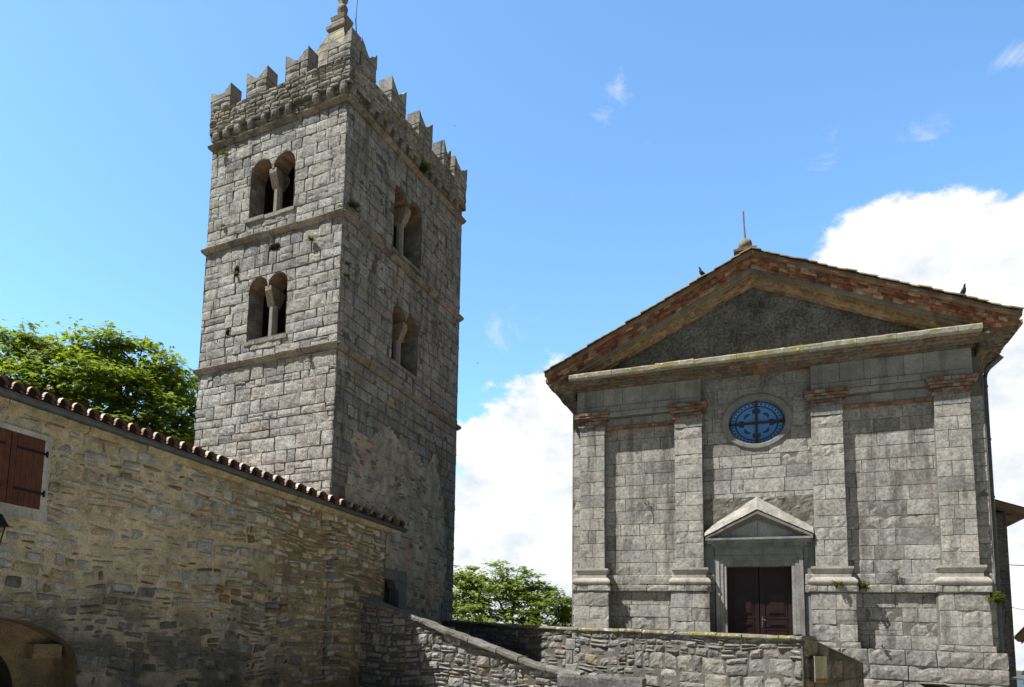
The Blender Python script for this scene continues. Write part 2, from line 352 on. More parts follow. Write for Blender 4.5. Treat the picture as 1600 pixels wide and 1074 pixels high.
H_NOW = [0.0]
def masonry(mb, f, u0, u1, v0, v1, hh, ww, colf, rng, holes=(), joint=.03, gap=.012, depth=.0, dj=.012, rough=.01, cell=.13, jit=.008, split=0.0, wave=0.0, bev=.022, cs=None, m=0, skew=0, d0=0.0, shape=None):
    cs = cs or courses(v0, v1, hh[0], hh[1], rng, [b for h in holes for b in h.breaks()])
    wav = (lambda u, v: wave*noise.noise((u*.55, v*.8, 9.1))*2) if wave else (lambda u, v: 0)
    for k, (za, zb) in enumerate(cs):
        cuts = [u0]; u = u0+rng.uniform(.3, 1)*rng.uniform(*ww)
        while u < u1-ww[0]*.5: cuts.append(u); u += rng.uniform(*ww)*(.6 if rng.random() < .2 else 1)
        cuts.append(u1)
        for h in holes:   # vertical joints at jambs
            b = getattr(h, 'b', None)
            if b and zb > b[2]+.02 and za < (b[3]-.02):
                cuts = [c for c in cuts if abs(c-b[0]) > .13 and abs(c-b[1]) > .13]+[x for x in (b[0], b[1]) if u0 < x < u1]; cuts = sorted(set(cuts+[u0, u1]))
        for a, b in zip(cuts, cuts[1:]):
            lay = [(za, zb)]
            if rng.random() < split and zb-za > .12:
                t = rng.uniform(.35, .65); lay = [(za, za+(zb-za)*t), (za+(zb-za)*t, zb)]
            for (p, q) in lay:
                if shape and not shape((a+b)/2, (p+q)/2): continue
                if (b-a) < gap*3 or (q-p) < gap*2.5: continue
                H_NOW[0] = q-p
                J = lambda: rng.uniform(-jit, jit)
                g = gap/2
                sl = rng.uniform(-1, 1)*jit*1.2
                Q = [(a+g+J(), p+g+J()+wav(a, za)), (b-g+J(), p+g+J()+wav(b, za)), (b-g+J()+sl, q-g+J()+wav(b, zb)), (a+g+J()+sl, q-g+J()+wav(a, zb))]
                # keep outer edges of the wall straight
                Q = [(min(max(x, u0), u1), y) for x, y in Q]
                ff = f if not d0 else (lambda u, v, d: f(u, v, d+d0))
                stone(mb, ff, Q, depth+rng.uniform(-dj, dj), joint, rough(rng, (a+b)/2, (p+q)/2) if callable(rough) else rough, colf(rng, (a+b)/2, (p+q)/2), cell, holes, bev, rng.uniform(0, 90), m, skew)

def backing(mb, f, u0, u1, v0, v1, cell, d, amp, colf, holes=(), m=0, freq=2.5, d0=0.0):
    us = {u0, u1}; vs = {v0, v1}
    nx = max(1, round((u1-u0)/cell)); ny = max(1, round((v1-v0)/cell))
    us = [u0+(u1-u0)*i/nx for i in range(nx+1)]; vs = [v0+(v1-v0)*i/ny for i in range(ny+1)]
    idx = {}; n0 = len(mb.v); ins = {}
    for j, v in enumerate(vs):
        for i, u in enumerate(us):
            U, V = u, v; hin = False
            for h in holes:
                if h.inside(U, V): hin = True; U, V = h.push(U, V)
            dd = (d(u, v) if callable(d) else d)+d0+(amp*noise.noise((u*freq, v*freq, 2.2))+amp*.5*noise.noise((u*freq*3.3, v*freq*3.3, 5.2)) if amp else 0)
            idx[i, j] = len(mb.v); ins[i, j] = hin; mb.v.append(f(U, V, dd))
    for j in range(ny):
        for i in range(nx):
            k = [(i, j), (i+1, j), (i+1, j+1), (i, j+1)]
            if all(ins[q] for q in k): continue
            mb.face(tuple(idx[q] for q in k), colf((us[i]+us[i+1])/2, (vs[j]+vs[j+1])/2), m)

def reveal(mb, f, outline, d0, d1, col, m=0):
    n = len(outline)
    for i in range(n):
        a, b = outline[i], outline[(i+1) % n]
        mb.poly([f(a[0], a[1], d0), f(b[0], b[1], d0), f(b[0], b[1], d1), f(a[0], a[1], d1)], col, m)

def gcol(r, base, var, warm=.0):
    k = 1+r.uniform(-var, var); w_ = r.uniform(-warm, warm)
    return (base[0]*k*(1+w_), base[1]*k, base[2]*k*(1-w_))

# ================================================================== BELL TOWER
rng = random.Random(11); random.seed(5)
tower = thing('bell_tower', T0+DL*WL/2+DR*WR/2, 'tall square grey stone bell tower with swallow-tailed battlements and twin-arched windows', 'bell tower')
S1, S2, S3 = 18.52, 14.61, 10.29
H_lu = Bifora(2.05, 3.96, 15.3, 16.95, 3.5, 2.51, .455); H_ll = Bifora(2.11, 3.74, 10.98, 12.78, 3.34, 2.51, .395)
H_ru = Bifora(3.08, 5.1, 14.97, 16.90, 3.55, 4.63, .465); H_rl = Bifora(3.24, 5.05, 11.04, 12.68, 3.68, 4.61, .435)
small_l = [RectHole(2.5, 2.98, 13.98, 14.2), RectHole(4.46, 4.70, 11.36, 11.62), RectHole(4.28, 4.46, 13.42, 13.78)]
H_td = RectHole(3.0, 4.2, 1.6, 3.36)
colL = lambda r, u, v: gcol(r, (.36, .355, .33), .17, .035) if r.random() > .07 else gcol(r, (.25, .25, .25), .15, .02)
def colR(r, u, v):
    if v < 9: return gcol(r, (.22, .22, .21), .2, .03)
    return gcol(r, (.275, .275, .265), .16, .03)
mb = MB()
# sunlit face
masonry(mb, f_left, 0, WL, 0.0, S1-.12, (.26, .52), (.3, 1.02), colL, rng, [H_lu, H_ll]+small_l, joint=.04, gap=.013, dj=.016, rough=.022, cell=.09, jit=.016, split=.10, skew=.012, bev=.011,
        cs=courses(3.6, S1-.12, .25, .52, rng, [S2-.12, S2+.05, S3-.12, S3+.05]+[b for h in (H_lu, H_ll) for b in h.breaks()]))
# shaded face: ashlar above, rubble and old render below
def plas(u, v):   # where the ashlar has been lost and patched with rubble and render
    e = .9*noise.noise((u*.8, v*.35, 4.0))
    return v < 8.6+e*1.4-.25*abs(u-4.3) and .95+e*.5 < u < 7.75+e*.4
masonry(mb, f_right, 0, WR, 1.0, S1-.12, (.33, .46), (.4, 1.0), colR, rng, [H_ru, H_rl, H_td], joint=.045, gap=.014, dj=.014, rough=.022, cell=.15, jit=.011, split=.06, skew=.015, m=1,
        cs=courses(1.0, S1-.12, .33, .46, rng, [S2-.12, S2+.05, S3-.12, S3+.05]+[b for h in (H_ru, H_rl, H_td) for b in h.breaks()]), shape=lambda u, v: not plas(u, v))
def colP(r, u, v):
    k = noise.noise((u*.7, v*.5, 1.3))
    b = (.28, .265, .235) if k < .3 else (.33, .26, .205)
    return gcol(r, b, .4, .1)
masonry(mb, f_right, .7, 8.1, 1.0, 9.9, (.08, .2), (.15, .5), colP, rng, [H_td], joint=.05, gap=.03, dj=.022, rough=.02, cell=.12, jit=.02, split=.2, wave=.08, m=1, shape=lambda u, v: plas(u, v) and rng.random() < .42)
masonry(mb, f_back, 0, WL, 1.0, S1-.12, (.4, .5), (.6, 1.1), colL, rng, joint=.03, cell=.5)
masonry(mb, f_far, 0, WR, 1.0, S1-.12, (.4, .5), (.6, 1.1), colL, rng, joint=.03, cell=.5)
dk = lambda u, v: (.15, .145, .13)
def pc(u, v):
    k = noise.noise((u*.9, v*.45, 7.7)); q = noise.noise((u*2.6, v*1.4, 3.3))
    if not plas(u, v): return (.11, .105, .09)
    if k > .3: return (.39+.1*q, .315+.07*q, .25)
    return (.36+.13*q, .33+.12*q, .275+.10*q)
backing(mb, f_left, 0, WL, 0, S1, .12, -.048, .008, dk, [H_lu, H_ll]+small_l, 2)
backing(mb, f_right, 0, WR, 0, S1, .10, -.030, .034, pc, [H_ru, H_rl, H_td], 2, freq=3.2)
backing(mb, f_back, 0, WL, 0, S1, 1, -.04, 0, dk, (), 2); backing(mb, f_far, 0, WR, 0, S1, 1, -.04, 0, dk, (), 2)
mb.build('wall', [M_lime, M_limeR, M_mortar], tower)
# inner room: floors, so the openings are dark
mb = MB()
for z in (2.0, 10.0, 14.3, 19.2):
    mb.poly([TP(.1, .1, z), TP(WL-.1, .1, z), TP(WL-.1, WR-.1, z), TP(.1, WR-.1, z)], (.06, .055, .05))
for fr, ww in ((f_left, WL), (f_right, WR), (f_back, WL), (f_far, WR)):
    hs = {f_left: [H_lu, H_ll], f_right: [H_ru, H_rl, H_td]}.get(fr, [])
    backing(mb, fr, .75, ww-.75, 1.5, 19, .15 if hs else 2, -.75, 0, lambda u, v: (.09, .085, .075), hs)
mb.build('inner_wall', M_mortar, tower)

def string_course(z, name='string_course'):
    mb = MB(); r = random.Random(int(z*10)); prof = [(-.05, -.12), (.04, -.115), (.13, -.03), (.155, .03), (.12, .065), (-.05, .08)]
    for fr, ww in ((f_left, WL), (f_right, WR), (f_back, WL), (f_far, WR)):
        u = -.1
        while u < ww+.1:
            u2 = min(ww+.1, u+r.uniform(.5, 1.3)); u2 = ww+.1 if ww+.1-u2 < .3 else u2
            jz, jd = r.uniform(-.02, .02), r.uniform(-.03, .012)
            if u < 0 or u2 > ww: jz = jd = 0
            c = gcol(r, (.24, .21, .17), .2, .05); ks = 4; rows = []
            for (d, dz) in prof:
                row = []
                for k in range(ks+1):
                    uu = u+.004+(u2-u-.008)*k/ks; q = .016*noise.noise((uu*5, z, d*9))
                    # mitre at the corners
                    du_ = min(max(uu, -d if fr in (f_left, f_right) else -d), ww+d)
                    row.append(fr(du_, z+dz+jz+q, d+jd+q))
                rows.append(row)
            mb.grid(rows, c)
            for k in (0, -1): mb.poly([rw[k] for rw in rows], c)
            u = u2
    return mb.build(name, M_limeR, tower)
for z in (S1, S2, S3): string_course(z)

def bifora(f, H, name):
    """twin-arched opening: reveal (part) > column, impost, sill"""
    u0, u1, v0, vs = H.b; mid = (u0+u1)/2; c = sorted(H.cs); mb = MB(); r = random.Random(int(v0*7))
    cut = []; o = H.outline(); reveal(mb, f, o, 0, -.75, (.20, .18, .15))
    # stones and brick of the vault showing in the reveal
    for k in range(9):
        z = v0+.1+(vs-v0-.2)*k/9
        for uu, s in ((u0, 1), (u1, -1)):
            for d0, d1 in ((-.04, -.3), (-.32, -.7)):
                mb.fbox(f, min(uu, uu+s*.012), max(uu, uu+s*.012), z, z+(vs-v0)/9-.03, d1, d0-r.uniform(0, .04), gcol(r, (.2, .19, .17), .3))
    for cc in c:
        for k in range(10):
            a0, a1 = math.pi*k/10+.02, math.pi*(k+1)/10-.02; R_ = H.r-.012
            mb.poly([f(cc-R_*math.cos(a), vs+R_*math.sin(a), d) for a, d in ((a0, -.12), (a1, -.12), (a1, -.7), (a0, -.7))], gcol(r, (.24, .15, .09), .35, .1))
    win = mb.build(name, M_mortar, tower)
    # octagonal column set back from the face
    mb = MB(); cu = mid; dc = -.36
    def ring(r1, z, r2=None): return [f(cu+r1*math.cos(q*math.pi/4+.39), z, dc+(r2 or r1)*math.sin(q*math.pi/4+.39)) for q in range(8)]
    P = [ring(.2, v0-.02), ring(.2, v0+.08), ring(.155, v0+.13), ring(.15, vs-.62), ring(.165, vs-.6)]
    for a, b in zip(P, P[1:]): mb.prism(a, b, (.27, .26, .24), caps=False)
    mb.build('column', M_smooth, win)
    # crutch-shaped impost reaching from the column to both wall faces
    mb = MB(); hw = (c[1]-c[0])/2-H.r+.06
    lo = [f(cu-.15, vs-.6, dc+.15), f(cu+.15, vs-.6, dc+.15), f(cu+.15, vs-.6, dc-.15), f(cu-.15, vs-.6, dc-.15)]
    hi = [f(cu-hw-.05, vs-.14, -.02), f(cu+hw+.05, vs-.14, -.02), f(cu+hw+.05, vs-.14, -.74), f(cu-hw-.05, vs-.14, -.74)]
    tp = [f(cu-hw-.05, vs+.01, -.02), f(cu+hw+.05, vs+.01, -.02), f(cu+hw+.05, vs+.01, -.74), f(cu-hw-.05, vs+.01, -.74)]
    mb.prism(lo, hi, (.26, .225, .18), caps=True); mb.prism(hi, tp, (.28, .24, .19))
    mb.build('impost', M_limeR, win)
    mb = MB(); u = u0-.1
    while u < u1+.08:
        u2 = min(u1+.1, u+r.uniform(.5, .8)); k = r.uniform(-.02, .02)
        mb.fbox(f, u+.006, u2-.006, v0-.11+k, v0+.01+k, -.5, .05+k, gcol(r, (.25, .24, .21), .2)); u = u2
    mb.build('sill', M_lime, win)
bifora(f_left, H_lu, 'window'); bifora(f_left, H_ll, 'window'); bifora(f_right, H_ru, 'window'); bifora(f_right, H_rl, 'window')
for h in small_l:
    mb = MB(); reveal(mb, f_left, h.outline(), 0, -.5, (.10, .095, .085)); u0, u1, v0, v1 = h.b; mb.poly([f_left(u0, v0, -.5), f_left(u1, v0, -.5), f_left(u1, v1, -.5), f_left(u0, v1, -.5)], (.02, .02, .02))
    mb.build('putlog_hole', M_mortar, tower)
# small doorway with a shouldered lintel
mb = MB(); mb.fbox(f_right, 4.2, 4.72, 1.3, 3.36, -.35, .03, (.17, .17, .165)); mb.fbox(f_right, 2.9, 4.72, 3.365, 3.72, -.35, .035, (.17, .17, .165))
mb.prism([f_right(4.19, 3.35, .025), f_right(3.88, 3.35, .025), f_right(4.0, 3.08, .025), f_right(4.19, 2.98, .025)], [f_right(4.19, 3.35, -.3), f_right(3.88, 3.35, -.3), f_right(4.0, 3.08, -.3), f_right(4.19, 2.98, -.3)], (.17, .17, .165))
dw = mb.build('doorway', M_smooth, tower)
mb = MB(); mb.fbox(f_right, 3.0, 4.2, 1.3, 3.36, -.45, -.38, (.035, .032, .03))
for k in range(7): mb.fbox(f_right, 3.01+.17*k, 3.17+.17*k, 1.3, 3.3, -.38, -.365, gcol(rng, (.05, .047, .045), .2))
mb.build('plank_door', M_wood, dw)

# corbel table, parapet, battlements
mb = MB(); r = random.Random(3)
for fr, ww in ((f_left, WL), (f_right, WR), (f_back, WL), (f_far, WR)):
    n = int(ww/.56)
    for k in range(n+1):
        if r.random() < .08: continue
        u = .16+(ww-.32)*k/n+r.uniform(-.05, .05); wd = .15*r.uniform(.75, 1.15); c = gcol(r, (.26, .245, .215), .2); q = r.uniform(-.03, .03); e = r.uniform(.8, 1.1)
        a = [(-.05, S1+.50), (.15*e, S1+.49), (.17*e, S1+.40+q), (.15*e, S1+.31+q), (.09*e, S1+.24+q), (-.05, S1+.2+q)]
        for x0, x1, s0, s1 in ((u-wd, u-wd*.6, .55, .92), (u-wd*.6, u, .92, 1), (u, u+wd*.6, 1, .92), (u+wd*.6, u+wd, .92, .55)):
            mb.prism([fr(x0, z, d*s0 if d > 0 else d) for d, z in a], [fr(x1, z, d*s1 if d > 0 else d) for d, z in a], c)
    masonry(mb, fr, 0, ww, S1+.08, S1+.5, (.12, .2), (.25, .6), lambda r, u, v: gcol(r, (.24, .23, .2), .3, .05), r, joint=.05, gap=.025, dj=.03, rough=.03, cell=.12, jit=.015)
    backing(mb, fr, 0, ww, S1+.05, S1+.6, .2, -.045, .01, lambda u, v: (.15, .14, .12))
mb.build('corbel_table', M_lime, tower)
PZ0, PZ1, MZ = S1+.50, 19.93, 20.6
mb = MB()
for fr, ww in ((f_left, WL), (f_right, WR), (f_back, WL), (f_far, WR)):
    rr = random.Random(int(ww*9)); pcol = lambda r, u, v: gcol(r, (.30, .285, .255), .28, .05)
    cl_ = .12 if fr in (f_left, f_right) else .5
    masonry(mb, fr, -.12, ww+.12, PZ0, PZ1, (.11, .22), (.22, .65), pcol, rr, joint=.045, gap=.02, dj=.025, rough=.03, cell=cl_, jit=.014, split=.15, wave=.03, d0=.13)
    backing(mb, fr, -.1, ww+.1, PZ0, PZ1, .3, .085, .01, dk, (), 1)
    mb.poly([fr(-.1, PZ0, .1), fr(ww+.1, PZ0, .1), fr(ww+.1, PZ0, -.1), fr(-.1, PZ0, -.1)], (.15, .14, .12), 1)
    mb.poly([fr(-.1, PZ1, .1), fr(ww+.1, PZ1, .1), fr(ww-.4, PZ1, -.5), fr(.4, PZ1, -.5)], (.2, .19, .17), 1)
    mb.poly([fr(.4, PZ1, -.5), fr(ww-.4, PZ1, -.5), fr(ww-.4, PZ0, -.5), fr(.4, PZ0, -.5)], (.2, .19, .17), 1)
mb.build('parapet', [M_limeR, M_mortar], tower)

def merlon(fr, u0, u1, z0=PZ1, hs=1.0, seed=0, left=1.0, right=1.0):
    hs *= random.Random(seed*3).uniform(.93, 1.04); left *= random.Random(seed*5).uniform(.8, 1.1); right *= random.Random(seed*7).uniform(.75, 1.1)
    """swallow-tailed merlon from three rough courses, the top one forked"""
    mb = MB(); r = random.Random(seed); d1, d0 = .13, -.42; v = z0-.02; hts = [.27*hs, .24*hs]
    col = lambda: gcol(r, (.32, .305, .275), .2, .05)
    def block(a, b, p, q):
        # six-sided rough block: displaced grid on each visible side
        n = 3
        for axis in range(5):
            rows = []
            for j in range(n+1):
                row = []
                for i in range(n+1):
                    s, t = i/n, j/n; e = -.016 if (i in (0, n) or j in (0, n)) else .012
                    if axis == 0: U, V, D = a+(b-a)*s, p+(q-p)*t, d1+e
                    if axis == 1: U, V, D = b-(b-a)*s, p+(q-p)*t, d0-e
                    if axis == 2: U, V, D = a-e, p+(q-p)*t, d0+(d1-d0)*s
                    if axis == 3: U, V, D = b+e, p+(q-p)*t, d1+(d0-d1)*s
                    if axis == 4: U, V, D = a+(b-a)*s, q+e, d1+(d0-d1)*t
                    k = .018*noise.noise((U*6, V*6, D*6+seed)); row.append(fr(U+k, V+k*.7, D+k))
                rows.append(row)
            mb.grid(rows, c)
    for h in hts:
        cut = [u0, u1] if r.random() < .4 else [u0, u0+(u1-u0)*r.uniform(.35, .65), u1]
        for a, b in zip(cut, cut[1:]):
            c = col(); k = r.uniform(-.012, .012); block(a+.006+k*.4, b-.006+k, v+.006, v+h-.006)
        v += h
    c = col(); w_ = u1-u0; zt_ = z0+1.05*hs; n = 14
    fork = lambda s: v+(.12+.44*(abs(2*s-.96)**1.15)*(left if s < .48 else right))*hs
    top = [(u0+w_*i/n, fork(i/n)+.06*noise.noise((i*.7, seed, 2.))) for i in range(n+1)]
    top = [(x, y-abs(.05*noise.noise((x*7, seed*1.3, 4.)))) for x, y in top]; outline = [(u0, v), (u1, v)]+top[::-1]
    A = [fr(u+.012*noise.noise((u*5, z*5, 1.)), z, d1+.012*noise.noise((u*6, z*6, 3.))) for u, z in outline]; B = [fr(u, z, d0) for u, z in outline]
    mb.prism(A, B, c)
    return mb.build('merlon', M_limeR if fr is f_right else M_lime, tower)
sd_ = 40
for (a, b) in ((-.12, .82), (1.62, 2.58), (3.38, 4.32), (5.06, WL+.12)):
    sd_ += 1; merlon(f_left, a, b, seed=sd_, left=1.05 if a < 0 else 1, hs=1.0 if a < 5 else .9)
for (a, b) in ((.45, 1.4), (2.4, 3.42), (4.42, 5.5), (6.5, 7.1), (7.5, WR+.12)):
    sd_ += 1; merlon(f_right, a, b, seed=sd_, right=1.0)
for (a, b) in ((.3, 1.1), (1.9, 2.8), (3.6, 4.5), (5.0, 5.9)): sd_ += 1; merlon(f_back, a, b, seed=sd_)
for (a, b) in ((.2, 1.2), (2.3, 3.3), (4.4, 5.4), (6.5, 7.5)): sd_ += 1; merlon(f_far, a, b, seed=sd_)

# pyramid spire with moulded cap
SA, SB = 2.95, 3.45
mb = MB(); r = random.Random(8)
def sq(h, z, ja=0): return [TP(SA+x*h, SB+y*h, z) for x, y in ((-1, -1), (1, -1), (1, 1), (-1, 1))]
SZ = 24.45; lev = [(2.05, 19.9)]; z = 19.9
while z < SZ-.05: z2 = min(SZ, z+r.uniform(.4, .6)); lev.append((2.05-(2.05-.36)*(z2-19.9)/(SZ-19.9), z2)); z = z2
for (h0, z0), (h1, z1) in zip(lev, lev[1:]):
    for s in range(4):
        a0, a1 = sq(h0, z0+.01)[s], sq(h0, z0+.01)[(s+1) % 4]; b0, b1 = sq(h1, z1-.01)[s], sq(h1, z1-.01)[(s+1) % 4]
        cut = sorted([0, 1]+[r.uniform(.2, .8) for _ in range(max(0, int(h0*2.2)))])
        for p, q in zip(cut, cut[1:]): mb.poly([a0.lerp(a1, p+.004), a0.lerp(a1, q-.004), b0.lerp(b1, q-.004), b0.lerp(b1, p+.004)], gcol(r, (.31, .285, .225), .14, .05))
    mb.prism(sq(h0-.012, z0), sq(h1-.012, z1), (.12, .11, .1), caps=False)
sp = mb.build('spire', M_limeR, tower)
mb = MB()
for h0, z0, h1, z1 in ((.34, -.02, .38, .12), (.43, .12, .44, .26), (.44, .26, .30, .36), (.30, .36, .29, .42), (.30, .42, .28, .54), (.30, .54, .33, .7), (.33, .7, .2, .8)): mb.prism(sq(h0, SZ+z0), sq(h1, SZ+z1), (.27, .25, .215))
mb.build('spire_cap', M_limeR, sp)
mb = MB(); mb.lathe(TP(SA, SB, SZ+.78), [(.0, 0), (.12, .02), (.1, .12), (.2, .26), (.22, .38), (.15, .52), (.09, .58), (.2, .75), (.22, .9), (.12, 1.06), (.0, 1.12)], 14, (.27, .25, .21))
mb.build('finial_ball', M_limeR, sp, True)
mb = MB(); mb.tube([TP(SA-1.2, SB+1.9, 19.9), TP(SA-1.0, SB+1.6, 21.2), TP(SA-.36, SB+.55, 24.5), TP(SA-.3, SB+.5, 25.4), TP(SA-.36, SB+.5, 27.4)], .022, 6)
mb.build('lightning_rod', M_iron, tower)

# ================================================================== CHURCH
rng = random.Random(23)
church = thing('church', C0+Z*1.3, 'grey stone church front with brick-trimmed pediment, four pilasters and round blue window', 'church')
colC = lambda r, u, v: gcol(r, (.36, .35, .315), .10, .02) if r.random() > .12 else gcol(r, (.27, .265, .24), .12, .03)
def ero(r, u, v):    # most blocks are flat, the lower ones are more often eaten away
    return .005 if r.random() > (.09 if v > 5.6 else .3) else r.uniform(.012, .026)
OV = OvalHole(.04, 7.84, .92, .80); PORT = RectHole(-1.12, 1.12, .9, 4.2)
DW = -.26
fw = lambda u, v, d: f_ch(u, v, d+DW)
mb = MB()
bk = lambda u, v: (.16, .155, .135)
for (a, b, z0, z1) in ((-5.2, 5.25, 3.45, 8.0), (-5.2, 5.25, 1.5, 2.95)):
    masonry(mb, fw, a, b, z0, z1, (.33, .46), (.55, 1.15), colC, rng, [OV, PORT], joint=.018, gap=.008, dj=.005, rough=ero, cell=.12, jit=.004, split=.05, bev=.009)
masonry(mb, fw, -1.42, 1.42, 8.0, 9.25, (.38, .44), (.55, 1.0), lambda r, u, v: gcol(r, (.27, .27, .25), .12, .02), rng, [OV], joint=.012, gap=.007, dj=.004, rough=.004, cell=.2, jit=.003, bev=.008)
masonry(mb, fw, -5.2, 5.25, 2.95, 3.16, (.2, .21), (.8, 1.4), colC, rng, [PORT], joint=.02, gap=.008, rough=.012, d0=.13)
masonry(mb, fw, -5.2, 5.25, 3.16, 3.46, (.28, .3), (.8, 1.4), colC, rng, [PORT], joint=.02, gap=.008, rough=.012, d0=.07)
for a, b in ((-5.2, -1.12), (1.12, 5.25)): mb.fbox(fw, a, b, 2.95, 3.44, -.05, .05, (.15, .14, .12), 1)
backing(mb, fw, -5.22, 5.27, .2, 9.3, .16, -.014, .003, bk, [OV, PORT], 1)
# basement course under the pilasters
masonry(mb, fw, 1.2, 5.32, .0, 1.5, (.34, .5), (.6, 1.3), lambda r, u, v: gcol(r, (.27, .265, .24), .18, .03), rng, joint=.035, gap=.014, dj=.012, rough=.03, cell=.13, jit=.01, d0=.46, skew=.02)
masonry(mb, fw, -5.3, 1.2, .0, 1.5, (.34, .5), (.6, 1.3), colC, rng, joint=.045, gap=.016, rough=.03, cell=.4, d0=.46)
mb.fbox(fw, -5.3, 5.3, 0, 1.485, -.05, .42, (.15, .145, .13), 1)
# sides, back and gable
f_cr = lambda u, v, d: C0+DU*(5.25+d)+CN*(DW-u)+Z*v
f_cl = lambda u, v, d: C0+DU*(-5.2-d)+CN*(DW-u)+Z*v
for fs in (f_cr, f_cl):
    masonry(mb, fs, 0, 15, .0, 9.2, (.35, .5), (.5, 1.2), colC, rng, joint=.03, gap=.012, rough=.01, cell=.6, cs=courses(0, 9.2, .35, .5, rng))
    backing(mb, fs, 0, 15, -.5, 9.3, 1.0, -.02, 0, bk, (), 1)
mb.poly([f_ch(-5.2, 0, -15.2), f_ch(-5.2, 9.3, -15.2), f_ch(0, 12.0, -15.2), f_ch(5.25, 9.3, -15.2), f_ch(5.25, 0, -15.2)], (.2, .19, .17), 1)
mb.build('wall', [M_church, M_mortar], church)

# rough patch of bare core stone above the portal
mb = MB()
masonry(mb, fw, -1.40, 1.40, 4.45, 5.62, (.1, .2), (.15, .4), lambda r, u, v: gcol(r, (.20, .19, .165), .45, .06), rng, joint=.03, gap=.03, dj=.02, rough=.03, cell=.09, jit=.02, wave=.04, d0=.02)
backing(mb, fw, -1.40, 1.40, 4.4, 5.64, .08, .022, .035, lambda u, v: (.17, .16, .135), (), 1, freq=5)
mb.build('bare_masonry', [M_rubble, M_mortar], church)

def pilaster(uc):
    mb = MB(); hw = .378; r = random.Random(int(uc*100))
    masonry(mb, f_ch, uc-hw, uc+hw, 3.62, 7.76, (.3, .46), (.35, 1.2), colC, r, joint=.018, gap=.008, dj=.006, rough=ero, cell=.11, jit=.004, bev=.009)
    mb.fbox(f_ch, uc-hw+.005, uc+hw-.005, 3.6, 7.76, DW-.02, -.018, (.2, .195, .175), 1)
    mb.fbox(f_ch, uc-hw, uc+hw, 7.77, 8.03, DW-.02, .004, (.27, .27, .255))
    p = mb.build('pilaster', [M_church, M_mortar], church)
    # brick-built capital
    mb = MB(); lv = [(8.03, .015, .03), (8.095, .045, .02), (8.10, .0, .0), (8.20, .0, .02), (8.215, .06, .0), (8.28, .09, .02), (8.29, .11, 0), (8.35, .14, .02), (8.36, .15, 0), (8.45, .165, .01)]
    for (z0, e0, _), (z1, e1, _) in zip(lv, lv[1:]):
        if z1-z0 < .03: continue
        u = uc-hw-e1
        while u < uc+hw+e1-.01:
            u2 = min(uc+hw+e1, u+r.uniform(.14, .3)); j = r.uniform(-.012, .008)
            c = gcol(r, (.22, .115, .075) if r.random() < .4 else (.24, .205, .165), .3, .06)
            mb.fbox(f_ch, u+.003, u2-.003, z0+.003, z1-.003+j*.3, DW, e1+.02+j, c); u = u2
    mb.build('capital', M_brick, p)
    mb = MB()
    def mould(prof, c):
        for (d0_, z0), (d1_, z1) in zip(prof, prof[1:]):
            a = [f_ch(uc-hw-d0_, z0, DW), f_ch(uc-hw-d0_, z0, d0_), f_ch(uc+hw+d0_, z0, d0_), f_ch(uc+hw+d0_, z0, DW)]
            b = [f_ch(uc-hw-d1_, z1, DW), f_ch(uc-hw-d1_, z1, d1_), f_ch(uc+hw+d1_, z1, d1_), f_ch(uc+hw+d1_, z1, DW)]
            mb.grid([a, b], c)
    tor = [(.15+.055*math.sin(math.pi*k/8)-.05*(k/8), 3.14+.2*k/8) for k in range(9)]
    mould([(.05, 3.135)]+tor+[(.05, 3.345), (.05, 3.46), (.055, 3.47), (.075, 3.5), (.105, 3.56), (.11, 3.57), (.11, 3.63), (-.01, 3.64)], (.37, .355, .31))
    mb.build('base', M_smooth, p)
    mb = MB(); hp = .52; dp = .11
    masonry(mb, f_ch, uc-.575, uc+.575, 2.95, 3.13, (.17, .18), (.3, .6), colC, r, joint=.02, gap=.008, rough=.01, cell=.13, d0=.15)
    mb.fbox(f_ch, uc-.565, uc+.565, 2.95, 3.125, DW, .135, (.2, .19, .17), 1)
    masonry(mb, f_ch, uc-hp, uc+hp, 1.66, 2.94, (.36, .45), (.5, 1.1), colC, r, joint=.018, gap=.008, rough=ero, cell=.12, bev=.009, d0=dp)
    mb.fbox(f_ch, uc-hp+.005, uc+hp-.005, 1.6, 2.945, DW, dp-.018, (.2, .195, .175), 1)
    masonry(mb, f_ch, uc-.575, uc+.575, 1.5, 1.66, (.15, .16), (.4, .9), colC, r, joint=.02, gap=.008, rough=.01, cell=.13, d0=.16)
    mb.fbox(f_ch, uc-.565, uc+.565, 1.48, 1.655, DW, .145, (.2, .19, .17), 1)
    mb.build('pedestal', [M_church, M_mortar], p)
for uc in (-4.545, -1.765, 1.765, 4.545): pilaster(uc)

